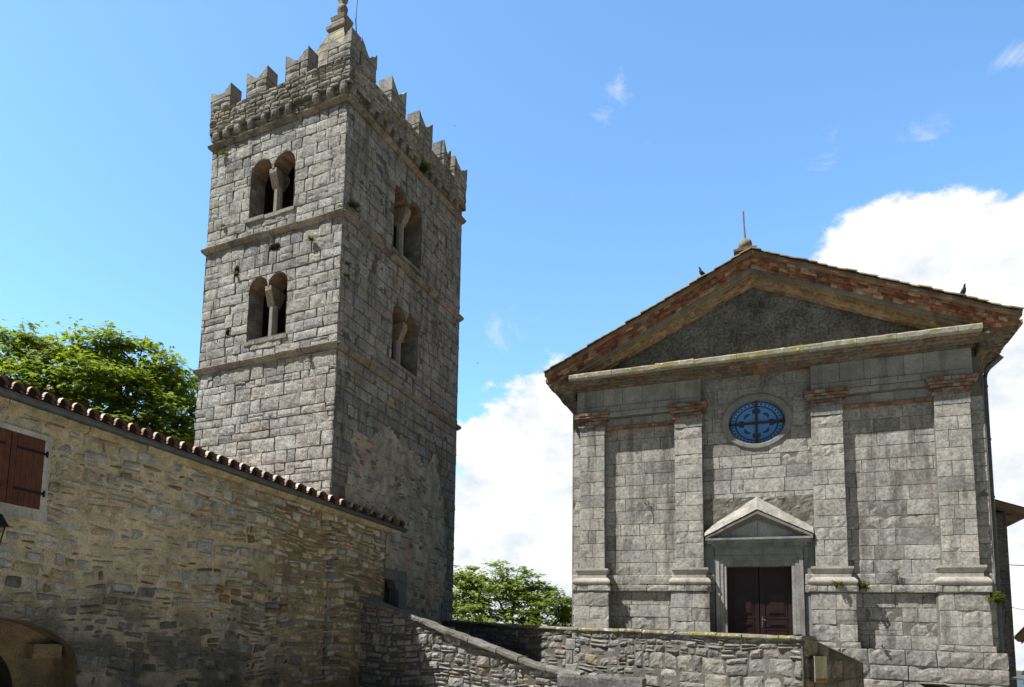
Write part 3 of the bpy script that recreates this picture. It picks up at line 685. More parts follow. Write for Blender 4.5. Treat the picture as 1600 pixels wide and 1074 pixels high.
# entablature over the side bays
r = random.Random(31); ec = lambda r, u, v: gcol(r, (.27, .27, .25), .12, .02)
for a, b in ((-5.02, -1.40), (1.40, 5.0)):
    mb = MB(); masonry(mb, f_ch, a, b, 8.64, 9.2, (.54, .56), (.5, 1.1), ec, r, joint=.012, gap=.008, dj=.004, rough=.004, cell=.2, jit=.003, bev=.008, d0=.02)
    masonry(mb, f_ch, a, b, 8.46, 8.64, (.17, .18), (.5, 1.1), ec, r, joint=.012, gap=.008, dj=.004, rough=.004, cell=.2, jit=.003, bev=.008, d0=.055)
    masonry(mb, f_ch, a+.02, b-.02, 8.3, 8.46, (.15, .16), (.5, 1.1), ec, r, joint=.012, gap=.008, dj=.004, rough=.004, cell=.2, jit=.003, bev=.008, d0=.03)
    mb.fbox(f_ch, a+.004, b-.004, 8.305, 9.19, DW-.02, .008, (.17, .165, .15), 1)
    masonry(mb, f_ch, a+.1, b-.1, 8.03, 8.3, (.25, .26), (.5, .9), ec, r, joint=.012, gap=.006, rough=.004, cell=.2, d0=-.17)
    mb.fbox(f_ch, a+.1, b-.1, 8.03, 8.298, DW-.02, -.185, (.17, .165, .15), 1)
    mb.build('entablature', [M_smooth, M_mortar], church)
for a, b in ((-4.16, -2.15), (2.15, 4.16)):
    mb = MB(); u = a
    while u < b-.02:
        u2 = min(b, u+r.uniform(.2, .3)); mb.fbox(f_ch, u+.003, u2-.003, 7.94, 8.028, DW-.02, -.13+r.uniform(-.012, .008), gcol(r, (.24, .135, .085), .35, .08)); u = u2
    mb.build('brick_string', M_brick, church)
# horizontal cornice: crumbling brick bed mould under a lichened slab
mb = MB()
for z0, z1, d in ((9.2, 9.25, .10), (9.25, 9.30, .23), (9.30, 9.35, .37), (9.35, 9.40, .50)):
    u = -5.06-d*.5
    while u < 5.04+d*.5-.02:
        u2 = min(5.04+d*.5, u+r.uniform(.2, .55)); j = r.uniform(-.025, .012)
        c = gcol(r, (.17, .15, .11) if r.random() < .72 else (.2, .125, .08), .3, .08); mb.fbox(f_ch, u+.003, u2-.003, z0+.002, z1-.002, DW, d+j, c); u = u2
cor = mb.build('cornice', M_brick, church)
mb = MB(); u = -5.14
while u < 5.1:
    u2 = min(5.12, u+r.uniform(.7, 1.3)); u2 = 5.12 if 5.12-u2 < .4 else u2; j = r.uniform(-.02, .02); c = gcol(r, (.29, .28, .235), .18, .05); n = 5
    pr = [(-.5, 9.405), (.61, 9.408), (.665, 9.44), (.67, 9.545), (.64, 9.58), (-.5, 9.66)]; rows = []
    for d, z in pr: rows.append([f_ch(u+.004+(u2-u-.008)*k/n, z+.012*noise.noise((u+k, z*9, 1.))+j*.4, d+(.02*noise.noise((u*3+k*.8, z*7, 4.))+j if d > 0 else 0)) for k in range(n+1)])
    mb.grid(rows, c); mb.poly([q[0] for q in rows], c); mb.poly([q[-1] for q in rows], c); u = u2
mb.build('cornice_slab', M_slab, cor)
# tympanum
SL = .483
mb = MB(); n = 60
rows = []
for j in range(13):
    row = []
    for i in range(n+1):
        u = -4.9+9.8*i/n; top = 9.6+max(0, 2.5-abs(u)*SL); z = 9.55+(top-9.55)*j/12
        row.append(f_ch(u, z, -.32+.012*noise.noise((u*4, z*4, 0))))
    rows.append(row)
mb.grid(rows, (.16, .158, .15)); mb.build('tympanum', M_roughcast, church)
# raking cornice, four layers stepping outwards, and the tiled verge
def raking(zl, zh, d, cf, piece, jz=.0, jd=.0, uext=5.85, thick=None, mbx=None):
    for s in (-1, 1):
        u = 0.0
        while u < uext-.01:
            u2 = min(uext, u+r.uniform(*piece)); j = r.uniform(-jd, jd); k = r.uniform(-jz, jz); c = cf(r)
            a, b = u+.002, u2-.002
            q = [(s*a, zl-SL*a+k), (s*b, zl-SL*b+k), (s*b, zh-SL*b+k), (s*a, zh-SL*a+k)]
            if s < 0: q = [q[1], q[0], q[3], q[2]]
            mbx.prism([f_ch(x, z, d+j) for x, z in q], [f_ch(x, z, -.15) for x, z in q], c); u = u2
B1 = lambda r: gcol(r, (.34, .235, .13) if r.random() < .62 else (.27, .145, .08), .25, .08)
B2 = lambda r: gcol(r, (.21, .09, .052) if r.random() < .66 else (.33, .24, .165), .38, .08)
mb = MB(); A0 = 11.86
raking(A0-.04, A0-.003, -.04, B1, (.2, .3), .0, .008, 4.9, mbx=mb); raking(A0, A0+.10, .07, lambda r: gcol(r, (.31, .225, .135), .15, .05), (.3, .6), 0, .01, 5.2, mbx=mb)
raking(A0+.10, A0+.17, .10, B1, (.1, .14), 0, .03, 5.3, mbx=mb)
rk = mb.build('raking_cornice', M_brick, church)
mb = MB(); raking(A0+.17, A0+.25, .17, lambda r: gcol(r, (.25, .19, .10), .15, .05), (.5, 1.0), 0, .006, 5.4, mbx=mb); raking(A0+.25, A0+.34, .27, lambda r: gcol(r, (.19, .185, .165), .15, .03), (.6, 1.1), .003, .012, 5.55, mbx=mb)
mb.build('moulding', M_smooth, rk)
mb = MB()
for k, (h, d) in enumerate(((.07, .36), (.06, .43), (.07, .49), (.06, .55))):
    zz = A0+.34+sum(x[0] for x in ((.07, 0), (.06, 0), (.07, 0), (.06, 0))[:k]); raking(zz, zz+h-.004, d, B2, (.12, .26), .004, .022, 5.56+.05*k, mbx=mb)
mb.build('brick_course', M_brick, rk)
# roof
mb = MB(); zr = A0+.63
for s in (-1, 1):
    n = 26; ur = 5.88
    for k in range(n):     # verge tiles along the gable edge, overlapping
        a = ur*k/n; b = ur*(k+1)/n+.05; ju = r.uniform(-.015, .015); c = gcol(r, (.20, .155, .095), .3, .1)
        z0, z1 = zr-SL*a+.06+ju, zr-SL*b+.085+ju; rows = []
        for q in range(7):
            t = math.pi*q/6; d = .76-.13*(1-math.cos(t)); hz = .075*math.sin(t)
            rows.append([f_ch(s*a, z0+hz, d+ju), f_ch(s*b, z1+hz, d+ju+.01)])
        mb.grid(rows, c)
    for k in range(n):
        a = ur*k/n; b = ur*(k+1)/n
        q = [(s*a, zr-SL*a-.04), (s*b, zr-SL*b-.04), (s*b, zr-SL*b+.045), (s*a, zr-SL*a+.045)]
        mb.prism([f_ch(x, z, .70+r.uniform(-.012, .012)) for x, z in q], [f_ch(x, z, -.3) for x, z in q], gcol(r, (.2, .14, .09), .25))
    nt = 60
    for k in range(nt):   # barrel tile rows running up the slope
        d = .4-15.6*k/nt; rows = []
        for q in range(5):
            t = math.pi*q/4; hz = .07*math.sin(t); dd = d-.26*q/4
            rows.append([f_ch(s*uu, zr-SL*uu+.05+hz+.012*noise.noise((uu*2, k*3.1, s)), dd) for uu in [ur*i/12 for i in range(13)]])
        mb.grid(rows, (.2, .14, .09), colf=lambda i, j: gcol(r, (.23, .15, .09), .3, .1))
mb.build('roof', M_tile, church)
# side eaves: stepped brick returning along both flanks
for s in (-1, 1):
    mb = MB(); ue = 5.22 if s > 0 else 5.18
    for k, (z0, z1, e) in enumerate(((9.0, 9.12, .10), (9.12, 9.22, .22), (9.22, 9.32, .36), (9.32, 9.42, .52), (9.42, 9.54, .66), (9.54, 9.66, .78))):
        dd = .2
        while dd > -15:
            d2 = dd-r.uniform(.2, .5) if dd > -2 else dd-3
            c = gcol(r, (.22, .14, .085) if r.random() < .6 else (.19, .17, .12), .35, .1)
            x = [s*(ue-.1), s*(ue+e+r.uniform(-.02, .02))]; mb.fbox(f_ch, min(x), max(x), z0+.003, z1-.002, d2+.004, dd+(.02*k), c); dd = d2
    mb.build('eaves_cornice', M_brick, church)
# oculus
mb = MB(); nseg = 48; joints = [r.uniform(0, 6.28) for _ in range(6)]
def orow(k, d, n=nseg): return [f_ch(.04+(.735+k)*math.cos(2*math.pi*i/n), 7.84+(.665+k*.78)*math.sin(2*math.pi*i/n), DW+d) for i in range(n+1)]
mb.grid([orow(.185, -.03), orow(.185, .03), orow(.15, .05), orow(.03, .05), orow(.0, .03), orow(-.01, -.3)], (.24, .235, .215))
oc = mb.build('oculus', M_smooth, church)
mb = MB(); rows = [orow(-.735*(1-t), -.24) for t in (.02, .25, .5, .75, 1.0)]; mb.grid(rows)
def glass(N, L, co, col, nz, rng_):
    return col
M_glass = bpy.data.materials.new('blue_stained_glass'); M_glass.use_nodes = True
gN, gL = M_glass.node_tree.nodes, M_glass.node_tree.links; gb = gN['Principled BSDF']; gb.inputs['Roughness'].default_value = .25
uvn = gN.new('ShaderNodeAttribute'); uvn.attribute_name = 'pane'; gs = gN.new('ShaderNodeSeparateXYZ'); gL.new(uvn.outputs['Vector'], gs.inputs[0])
G = lambda op, a, b=None, c=None: mth(op, a, b, c, N=gN, L=gL)
gx, gy = gs.outputs[0], gs.outputs[1]
rad = G('SQRT', G('ADD', G('MULTIPLY', gx, gx), G('MULTIPLY', gy, gy)))
def line(x, c, wd): return G('LESS_THAN', G('ABSOLUTE', G('SUBTRACT', x, c)), wd)
ax_, ay_ = G('ABSOLUTE', gx), G('ABSOLUTE', gy)
def dist(cx, cy): 
    p, q = G('SUBTRACT', ax_, cx), G('SUBTRACT', ay_, cy); return G('SQRT', G('ADD', G('MULTIPLY', p, p), G('MULTIPLY', q, q)))
d4 = dist(.30, .30); d0_ = dist(0.0, .52); d1_ = dist(.52, .0)
pet = G('LESS_THAN', G('MINIMUM', d4, G('MINIMUM', d0_, d1_)), .16)
inn = G('LESS_THAN', rad, .43)
lead = None
for q in (line(rad, .80, .02), line(rad, .90, .012), line(rad, .70, .012), line(rad, .43, .015), line(d4, .17, .012), line(G('MINIMUM', d0_, d1_), .17, .012)): lead = q if lead is None else G('MAXIMUM', lead, q)
ang = G('ARCTAN2', gy, gx); dots = G('MULTIPLY', G('GREATER_THAN', G('SINE', G('MULTIPLY', ang, 36.0)), .2), G('LESS_THAN', G('ABSOLUTE', G('SUBTRACT', rad, .85)), .035))
dk_ = G('MAXIMUM', G('MULTIPLY', pet, G('SUBTRACT', 1.0, inn)), G('LESS_THAN', G('ABSOLUTE', G('SUBTRACT', rad, .75)), .05))
def mixc(f, a, b):
    q = gN.new('ShaderNodeMixRGB')
    if isinstance(f, (int, float)): q.inputs[0].default_value = f
    else: gL.new(f, q.inputs[0])
    for i, v in ((1, a), (2, b)):
        if isinstance(v, tuple): q.inputs[i].default_value = (*v, 1)
        else: gL.new(v, q.inputs[i])
    return q.outputs[0]
gn = gN.new('ShaderNodeTexNoise'); gn.inputs['Scale'].default_value = 9
base = mixc(gn.outputs[0], (.06, .23, .56), (.13, .36, .74)); base = mixc(dk_, base, (.02, .085, .27)); base = mixc(G('GREATER_THAN', rad, .8), base, (.025, .10, .30)); base = mixc(dots, base, (.2, .42, .7)); base = mixc(lead, base, (.17, .30, .50))
gL.new(base, gb.inputs['Base Color'])
pane = mb.build('stained_glass', M_glass, oc)
pa = pane.data.attributes.new('pane', 'FLOAT_VECTOR', 'POINT')
pv = []
for vtx in pane.data.vertices:
    p = vtx.co+church.location-C0; pv += [(p.dot(DU)-.04)/.735, (p.z-7.84)/.665, 0]
pa.data.foreach_set('vector', pv)
mb = MB(); mb.fbox(fw, .008, .072, 7.19, 8.49, -.235, -.16, (.06, .045, .035)); mb.fbox(fw, -.68, .76, 7.81, 7.87, -.23, -.165, (.06, .045, .035)); mb.build('glazing_bar', M_wood, oc)
mb = MB(); mb.fbox(fw, -.9, .95, 7.1, 8.6, -.6, -.5, (.02, .02, .02)); mb.build('inner_shade', M_dark, oc)

# portal
mb = MB(); pc_ = (.235, .245, .235)
for s in (-1, 1):
    for a, b, d in ((.82, .90, .04), (.90, 1.0, .07), (1.0, 1.10, .10)):
        x = sorted((s*a, s*b)); mb.fbox(fw, x[0]+.0015, x[1]-.0015, 1.3, 3.76 if a < .85 else (3.84 if a < .95 else 3.92), -.1 if a > .83 else -.5, d, (.30, .30, .285))
    x = sorted((s*1.12, s*1.37)); mb.fbox(fw, x[0], x[1], 1.3, 4.3, -.1, .01, (.23, .245, .24))
for z0, z1, d, hw_ in ((3.69, 3.76, .04, .815), (3.76, 3.84, .042, .90), (3.84, 3.92, .072, 1.0), (3.92, 3.97, .12, 1.12), (3.97, 4.19, .10, 1.10), (4.19, 4.24, .14, 1.14), (4.24, 4.31, .2, 1.2), (4.31, 4.40, .3, 1.30), (4.40, 4.46, .34, 1.34)):
    mb.fbox(fw, -hw_, hw_, z0+.001, z1-.001, -.5 if z0 < 3.7 else -.1, d, pc_)
po = mb.build('portal', M_plaster, church)
mb = MB(); mb.prism([fw(-1.2, 4.46, .08), fw(1.2, 4.46, .08), fw(0, 5.12, .08)], [fw(-1.2, 4.46, -.05), fw(1.2, 4.46, -.05), fw(0, 5.12, -.05)], (.30, .315, .31))
mb.fbox(fw, -.012, .012, 4.465, 5.02, .0, .088, (.2, .2, .19))
for s in (-1, 1):
    for e, d in ((.0, .16), (.08, .24), (.15, .34)):
        q = [(0, 4.97+e), (s*1.34, 4.40+e*.25), (s*1.34, 4.40+e*.25+.075), (0, 4.97+e+.085)]
        q = q if s > 0 else q[::-1]
        mb.prism([fw(x, z, d) for x, z in q], [fw(x, z, -.08) for x, z in q], (.2, .19, .17))
mb.build('pediment', M_plaster, po)
mb = MB()
for s in (-1, 1):
    n = 16; rows = []
    for j in range(7):
        row = []
        for i in range(n+1):
            t = i/n; u = s*1.36*t; z = 5.215-.72*t; q = j/6; d = .36*(1-q)-.02*q
            row.append(fw(u, z+.03+.62*q*(1-t*.45)*(1-.3*q)+.025*noise.noise((u*7, q*5, 3.)), d+.015*noise.noise((u*6, q*4, 1.))))
        rows.append(row)
    mb.grid(rows, (.33, .32, .285)); mb.poly([rows[0][k] for k in range(n+1)]+[fw(s*1.36, 4.50, .0), fw(0, 5.2, .0)], (.4, .39, .34))
mb.build('mortar_capping', M_mortar, po)
mb = MB(); reveal(mb, fw, [(-.82, 1.3), (.82, 1.3), (.82, 3.69), (-.82, 3.69)], .0, -.5, (.25, .25, .24)); mb.build('door_reveal', M_plaster, po)
for s in (-1, 1):
    mb = MB(); x0, x1 = sorted((s*.012, s*.82)); fd = lambda u, v, d: fw(u, v, d-.42)
    pn = [(1.38, 1.9), (1.98, 2.22), (2.32, 3.02), (3.1, 3.6)]
    mb.fbox(fd, x0, x1, 1.3, 3.69, -.05, 0)
    a, b = x0+.15, x1-.13
    for z0, z1 in pn:      # frame bead, sunk field, raised panel
        mb.fbox(fd, a, b, z0, z1, 0, .018); mb.fbox(fd, a+.05, b-.05, z0+.05, z1-.05, .018, .034); mb.fbox(fd, a+.085, b-.085, z0+.085, z1-.085, .034, .05)
    for q in ((x0, a-.03), (b+.03, x1)): mb.fbox(fd, q[0], q[1], 1.3, 3.69, 0, .03)
    for z0, z1 in ((1.92, 1.965), (2.24, 2.3), (3.035, 3.085), (3.62, 3.69)): mb.fbox(fd, a-.025, b+.025, z0, z1, 0, .028)
    dl_ = mb.build('door_leaf', M_maroon, church)
    if s > 0:
        mb = MB(); mb.fbox(fw, .05, .085, 2.0, 2.3, -.39, -.375); mb.tube([fw(.067, 2.2, -.38), fw(.067, 2.2, -.31), fw(.15, 2.195, -.31)], .013, 6); mb.lathe(fw(.067, 2.07, -.365), [(0, -.02), (.02, 0), (0, .02)], 8); mb.build('handle', M_zinc, dl_)
# apex finial
mb = MB()
for e, z0, z1 in ((.24, 12.35, 12.62), (.30, 12.62, 12.69), (.2, 12.69, 12.77)): mb.fbox(f_ch, -.13-e, -.13+e, z0, z1-.002, .3-e, .3+e, gcol(r, (.19, .12, .08), .2))
fi = mb.build('apex_pedestal', M_brick, church)
mb = MB(); mb.lathe(f_ch(-.13, 12.76, .3), [(0, -.02), (.1, .0), (.165, .07), (.18, .15), (.16, .24), (.09, .31), (0, .33)], 18, (.26, .24, .2)); mb.build('ball', M_lime, fi, True)
mb = MB(); mb.tube([f_ch(-.13, 13.05, .3), f_ch(-.15, 13.5, .3), f_ch(-.165, 13.95, .3)], [.03, .022, .026], 8, (.24, .22, .19)); mb.build('rod', M_lime, fi)
# downpipe by the right corner
mb = MB(); mb.tube([f_ch(5.72, 9.05, -.5), f_ch(5.45, 8.8, -.62), f_ch(5.36, 8.5, -.66), f_ch(5.36, 1.0, -.66)], .075, 12)
for z in (8.3, 6.9, 5.4): mb.tube([f_ch(5.36, z, -.66), f_ch(5.36, z+.05, -.66)], .088, 12)
mb.build('downpipe', M_zinc, church)
# side chapel on the right flank
f_cc = lambda u, v, d: f_ch(5.2+u, v, -3.2+d); r = random.Random(77)
mb = MB(); masonry(mb, f_cc, 0, 1.06, .0, 5.4, (.3, .45), (.4, .9), lambda r, u, v: gcol(r, (.13, .125, .11), .2, .04), r, joint=.03, gap=.012, rough=.012, cell=.25)  # church's shadow on this wall is put into the darker stone colour
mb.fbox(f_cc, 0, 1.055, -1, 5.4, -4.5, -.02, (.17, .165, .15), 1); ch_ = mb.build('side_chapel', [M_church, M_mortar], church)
mb = MB()
for k in range(12):
    d1 = .35-.42*k; d0 = d1-.42
    for q in range(2):
        z0, z1 = 5.95-.06*q, 5.4-.06*q; c = gcol(r, (.22, .14, .09), .3)
        mb.prism([f_cc(-.1, z0, d1), f_cc(1.5, z1-.1, d1), f_cc(1.5, z1-.02, d1), f_cc(-.1, z0+.08, d1)], [f_cc(-.1, z0, d0), f_cc(1.5, z1-.1, d0), f_cc(1.5, z1-.02, d0), f_cc(-.1, z0+.08, d0)], c)
    mb.tube([f_cc(-.1, 6.02, d1-.2), f_cc(1.52, 5.36, d1-.2)], .1, 8, gcol(r, (.24, .15, .09), .3))
mb.build('chapel_roof', M_tile, ch_)

# ================================================================== HOUSE
rng = random.Random(41)
house = thing('stone_house', HR+HD*-8-HN*2, 'low house of ochre and grey rubble with terracotta tiled eave and long zinc gutter', 'house')
class ArchHole:
    def __init__(s, c, ru, v0, vs, rv): s.p = (c, ru, v0, vs, rv)
    def breaks(s): return []
    def inside(s, u, v):
        c, ru, v0, vs, rv = s.p
        if v <= vs: return abs(u-c) < ru-1e-4 and v > v0
        return ((u-c)/ru)**2+((v-vs)/rv)**2 < .999
    def push(s, u, v):
        c, ru, v0, vs, rv = s.p
        if v <= vs: return (c-ru if u < c else c+ru), v
        x, y = (u-c)/ru, (v-vs)/rv; l = math.hypot(x, y) or 1e-3; return c+x/l*ru, vs+y/l*rv
    def outline(s, n=24): c, ru, v0, vs, rv = s.p; return [(c-ru, v0)]+[(c-ru*math.cos(math.pi*i/n), vs+rv*math.sin(math.pi*i/n)) for i in range(n+1)]+[(c+ru, v0)]
ARCH = ArchHole(-13.6, 1.98, -.6, .60, .80)
WIN = RectHole(-14.17, -12.58, 3.05, 4.54)
S_L, S_R = -17.5, -.79
def hz(s, v): return .5+.5*noise.noise((s*.28, v*.45, 6.0))
def lowk(u, v):   # darker masonry low on the left, fading upwards
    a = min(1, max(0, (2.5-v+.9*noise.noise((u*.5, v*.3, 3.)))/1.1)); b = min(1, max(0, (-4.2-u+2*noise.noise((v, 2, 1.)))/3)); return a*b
def colH(r, u, v):
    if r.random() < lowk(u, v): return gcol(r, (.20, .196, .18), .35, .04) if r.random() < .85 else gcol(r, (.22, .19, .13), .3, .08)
    q = r.random(); band = noise.noise((u*.2, v*1.6, 8.8))
    if H_NOW[0] > .115 and .46 < q < .70: q = r.choice((.3, .8))
    elif H_NOW[0] < .085 and q < .35: q = .5
    if u > -7.5+2*noise.noise((v*1.2, u*.3, 7.)):
        if q < .62: return gcol(r, (.46, .425, .335), .26, .05)
        if q < .86: return gcol(r, (.47, .385, .235), .22, .08)
        return gcol(r, (.25, .185, .105), .3, .1)
    if q < .46-band*.15: return gcol(r, (.42, .415, .375), .2, .04)
    if q < .60: return gcol(r, (.21, .155, .085), .35, .1)
    if q < .63: return gcol(r, (.24, .14, .09), .2, .08)
    if q < .90: return gcol(r, (.48, .395, .25), .22, .07)
    return gcol(r, (.5, .48, .42), .15, .03)
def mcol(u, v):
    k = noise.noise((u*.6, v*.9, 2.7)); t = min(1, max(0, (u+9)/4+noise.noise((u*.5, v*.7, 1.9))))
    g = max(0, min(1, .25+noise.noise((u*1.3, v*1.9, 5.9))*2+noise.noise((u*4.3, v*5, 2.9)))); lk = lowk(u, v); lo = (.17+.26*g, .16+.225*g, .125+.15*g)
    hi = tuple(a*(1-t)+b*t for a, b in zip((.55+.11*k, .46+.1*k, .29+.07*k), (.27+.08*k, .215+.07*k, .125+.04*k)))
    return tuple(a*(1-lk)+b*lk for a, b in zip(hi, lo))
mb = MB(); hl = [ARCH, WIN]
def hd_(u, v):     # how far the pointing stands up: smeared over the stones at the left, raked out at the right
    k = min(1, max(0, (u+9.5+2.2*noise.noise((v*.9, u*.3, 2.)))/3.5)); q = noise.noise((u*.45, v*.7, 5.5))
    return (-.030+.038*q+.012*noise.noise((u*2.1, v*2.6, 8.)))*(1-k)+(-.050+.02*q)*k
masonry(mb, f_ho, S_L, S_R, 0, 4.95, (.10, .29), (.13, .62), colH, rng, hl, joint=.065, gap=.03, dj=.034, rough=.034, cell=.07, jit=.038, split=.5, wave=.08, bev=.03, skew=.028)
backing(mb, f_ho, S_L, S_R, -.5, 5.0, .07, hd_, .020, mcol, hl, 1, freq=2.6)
f_he = lambda u, v, d: HR+HD*(S_R+d)-HN*(.2+u)+Z*v
masonry(mb, f_he, 0, 1.6, 0, 5.0, (.12, .26), (.2, .55), colH, rng, joint=.05, gap=.026, rough=.025, cell=.12, jit=.02, split=.2)
backing(mb, f_he, 0, 1.6, -.5, 5.05, .3, -.03, .02, mcol, (), 1)
mb.poly([f_ho(S_L, 0, 0), f_ho(S_L, 5, 0), f_ho(S_L, 6.2, -4.6), f_ho(S_L, 0, -4.6)], (.22, .18, .11), 1)
mb.build('wall', [M_rubble, M_mortar], house)
# eave course of ochre slabs
mb = MB(); u = S_L; r = random.Random(2)
while u < -.35:
    u2 = min(-.3, u+r.uniform(.5, 1.2)); j = r.uniform(-.025, .02); c = gcol(r, (.45, .36, .20), .2, .08); rows = []
    for d, v in ((-.1, 4.80), (.03, 4.80), (.11, 4.84), (.12, 4.93), (-.1, 4.94)): rows.append([f_ho(u+.006+(u2-u-.012)*k/4, v+.015*noise.noise((u+k*.5, v*5, 0.)), d+(j+.015*noise.noise((u*2+k, v*7, 3.)) if d > 0 else 0)) for k in range(5)])
    mb.grid(rows, c); mb.poly([q[0] for q in rows], c); mb.poly([q[-1] for q in rows], c); u = u2
mb.build('eave_course', M_rubble, house)
# gutter
mb = MB(); rows = []
for k in range(9):
    t = math.pi*k/8; rows.append([f_ho(S_L, 5.07, .12)+HN*(.095*math.cos(t))+Z*(-.035-.115*math.sin(t)), f_ho(.13, 5.07, .12)+HN*(.095*math.cos(t))+Z*(-.035-.115*math.sin(t))])
mb.grid(rows); rows2 = [[p-Z*-.006 for p in q] for q in rows]
mb.tube([f_ho(S_L, 5.07, .222)+Z*-.03, f_ho(.13, 5.07, .222)+Z*-.03], .013, 6)
mb.poly([q[1] for q in rows])
gu = mb.build('gutter', M_zinc, house)
for k in range(11):
    s = -16.6+1.62*k; mb = MB(); rows = []
    for q in range(9):
        t = math.pi*q/8; rows.append([f_ho(s+dx, 5.07, .12)+HN*(.1*math.cos(t))+Z*(-.035-.12*math.sin(t)) for dx in (0, .035)])
    mb.grid(rows); mb.build('bracket', M_zinc, gu)
# tiled roof: half-round cover tiles, rows up the slope
TS = [-16.9, -16.55, -16.2, -15.85, -15.5, -15.15, -14.75, -14.35, -13.98, -13.66, -13.37, -13.06, -12.74, -12.44, -12.09, -11.79, -11.48, -11.13, -10.78, -10.48, -10.12, -9.74, -9.37, -8.98, -8.61, -8.24, -7.85, -7.49, -7.07, -6.66, -6.2, -5.76, -5.28, -4.85, -4.34, -3.81, -3.25, -2.77, -2.22, -1.67, -1.17, -.65, -.1]
mb = MB(); r = random.Random(6); RS = .27
def rf(s, q, h): return HR+HD*s+HN*(.10-q)+Z*(zt(s)+.0+q*RS+h)
for s0, s1 in zip(TS, TS[1:]):
    wd = s1-s0; jj = r.uniform(-.02, .02)
    for row in range(11):
        q0 = row*.40-.02+jj*(row == 0)+r.uniform(-.012, .012); q1 = q0+.46; c = gcol(r, (.70, .55, .47), .12, .05) if r.random() < .8 else gcol(r, (.45, .32, .24), .25)
        lift = r.uniform(0, .008); hh = .42*wd if wd < .42 else .16+.0*wd
        hh = .09+.13*min(wd, .5); half = .38*wd; cx_ = s1-half-.02*wd+r.uniform(-.006, .006); out, inn = [], []
        for k in range(9):
            t = math.pi*k/8; x = -half*math.cos(t); y = hh*math.sin(t)
            out.append([rf(cx_+x, q0, y+.035+lift), rf(cx_+x*.9, q1, y*.9+.0+lift)]); inn.append([rf(cx_+x*.93, q0, y*.92+.03+lift), rf(cx_+x*.84, q1, y*.82+lift-.02)])
        mb.grid(out, c); cd_ = (.20, .115, .08); mb.grid(inn, cd_); mb.grid([[a[0] for a in out], [a[0] for a in inn]], cd_)  # tile tops paled for sun, rims and undersides darkened for shade
    # channel tile between covers
    rows = []
    for k in range(5):
        t = math.pi*k/4; x = s0+.02*wd-half*.0-.18*wd*math.cos(t); rows.append([rf(x, -.03, .02-.05*math.sin(t)), rf(x, 4.5, .02-.05*math.sin(t))])
    mb.grid(rows, gcol(r, (.3, .18, .12), .2))
mb.build('roof_tiles', M_tile, house)
mb = MB(); mb.poly([rf(S_L, .02, -.05), rf(-.1, .02, -.05), rf(-.1, 4.6, -.05), rf(S_L, 4.6, -.05)], (.03, .02, .015)); mb.poly([rf(S_L, .10, -.08), rf(-.1, .10, -.08), rf(-.1, .10, .16), rf(S_L, .10, .16)], (.03, .02, .015)); mb.build('deck_and_tile_shade', M_wood, house)  # dark deck and upright sheet stand in for shade inside the tiles
# shuttered window
mb = MB(); fs = f_ho; sc = (.5, .475, .41)
for u0, u1, v0, v1 in ((-14.17, -14.05, 3.245, 4.45), (-12.715, -12.58, 3.245, 4.45), (-14.17, -12.58, 4.452, 4.54), (-14.22, -12.55, 3.05, 3.243)): mb.fbox(fs, u0, u1, v0, v1, -.3, .035, gcol(rng, sc, .08))
mb.poly([fs(-14.1, 3.2, -.25), fs(-12.6, 3.2, -.25), fs(-12.6, 4.5, -.25), fs(-14.1, 4.5, -.25)], (.02, .02, .02))
wn = mb.build('window_surround', M_smooth, house)
for u0, u1, sg in ((-14.045, -13.385, -1), (-13.375, -12.715, 1)):
    mb = MB(); n = 6
    for k in range(n):
        a = u0+(u1-u0)*k/n; b = u0+(u1-u0)*(k+1)/n
        mb.fbox(fs, a+.003, b-.003, 3.25, 4.445, -.01, .032, gcol(rng, (.115, .042, .024), .16, .05))
    mb.fbox(fs, u0, u1, 3.252, 4.443, -.02, .02, (.02, .008, .005))
    sh = mb.build('shutter', M_wood, house)
    for v in (3.50, 4.19):
        mb = MB(); e = u1+.05 if sg > 0 else u0-.05; i = e-sg*.60; x = sorted((e, i)); mb.fbox(fs, x[0], x[1], v, v+.045, .033, .043); mb.tube([fs(e, v-.03, .05), fs(e, v+.075, .05)], .022, 8); mb.build('strap_hinge', M_iron, sh)
# archway: rendered recess, dark arch, corbel
mb = MB(); oc_ = [(.2, .15, .08)]
reveal(mb, f_ho, ARCH.outline(), .0, -.55, (.28, .22, .13))
inner = ArchHole(-13.95, 1.33, -.6, .12, 1.02)
backing(mb, f_ho, -15.6, -11.6, -.6, 1.5, .07, -.5, .02, lambda u, v: (.30+.07*noise.noise((u*2, v*2, 0.)), .215+.05*noise.noise((u*2, v*2, 0.)), .115), [inner])
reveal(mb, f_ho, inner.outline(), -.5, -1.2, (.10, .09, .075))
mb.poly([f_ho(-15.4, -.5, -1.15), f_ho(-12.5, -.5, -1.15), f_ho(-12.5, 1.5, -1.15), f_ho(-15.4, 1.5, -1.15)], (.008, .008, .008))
aw = mb.build('archway', M_mortar, house)
mb = MB(); rows = []
for (a, b, z0, z1, d) in ((-12.45, -11.86, .72, .97, -.2),):
    for ax in range(4):
        g = []
        for j in range(6):
            row = []
            for i in range(6):
                s, t = i/5, j/5; e = .015*noise.noise((i*.9+ax, j*.8, ax*2.))
                if ax == 0: row.append(f_ho(a+(b-a)*s, z0+(z1-z0)*t+e, d+e))
                if ax == 1: row.append(f_ho(a+(b-a)*s, z0+e, d-.35*t))
                if ax == 2: row.append(f_ho(a+(b-a)*s, z1+e, d-.35*t))
                if ax == 3: row.append(f_ho(a+e, z0+(z1-z0)*s, d-.35*t))
            g.append(row)
        mb.grid(g, (.30, .23, .13))
mb.build('corbel', M_mortar, aw)

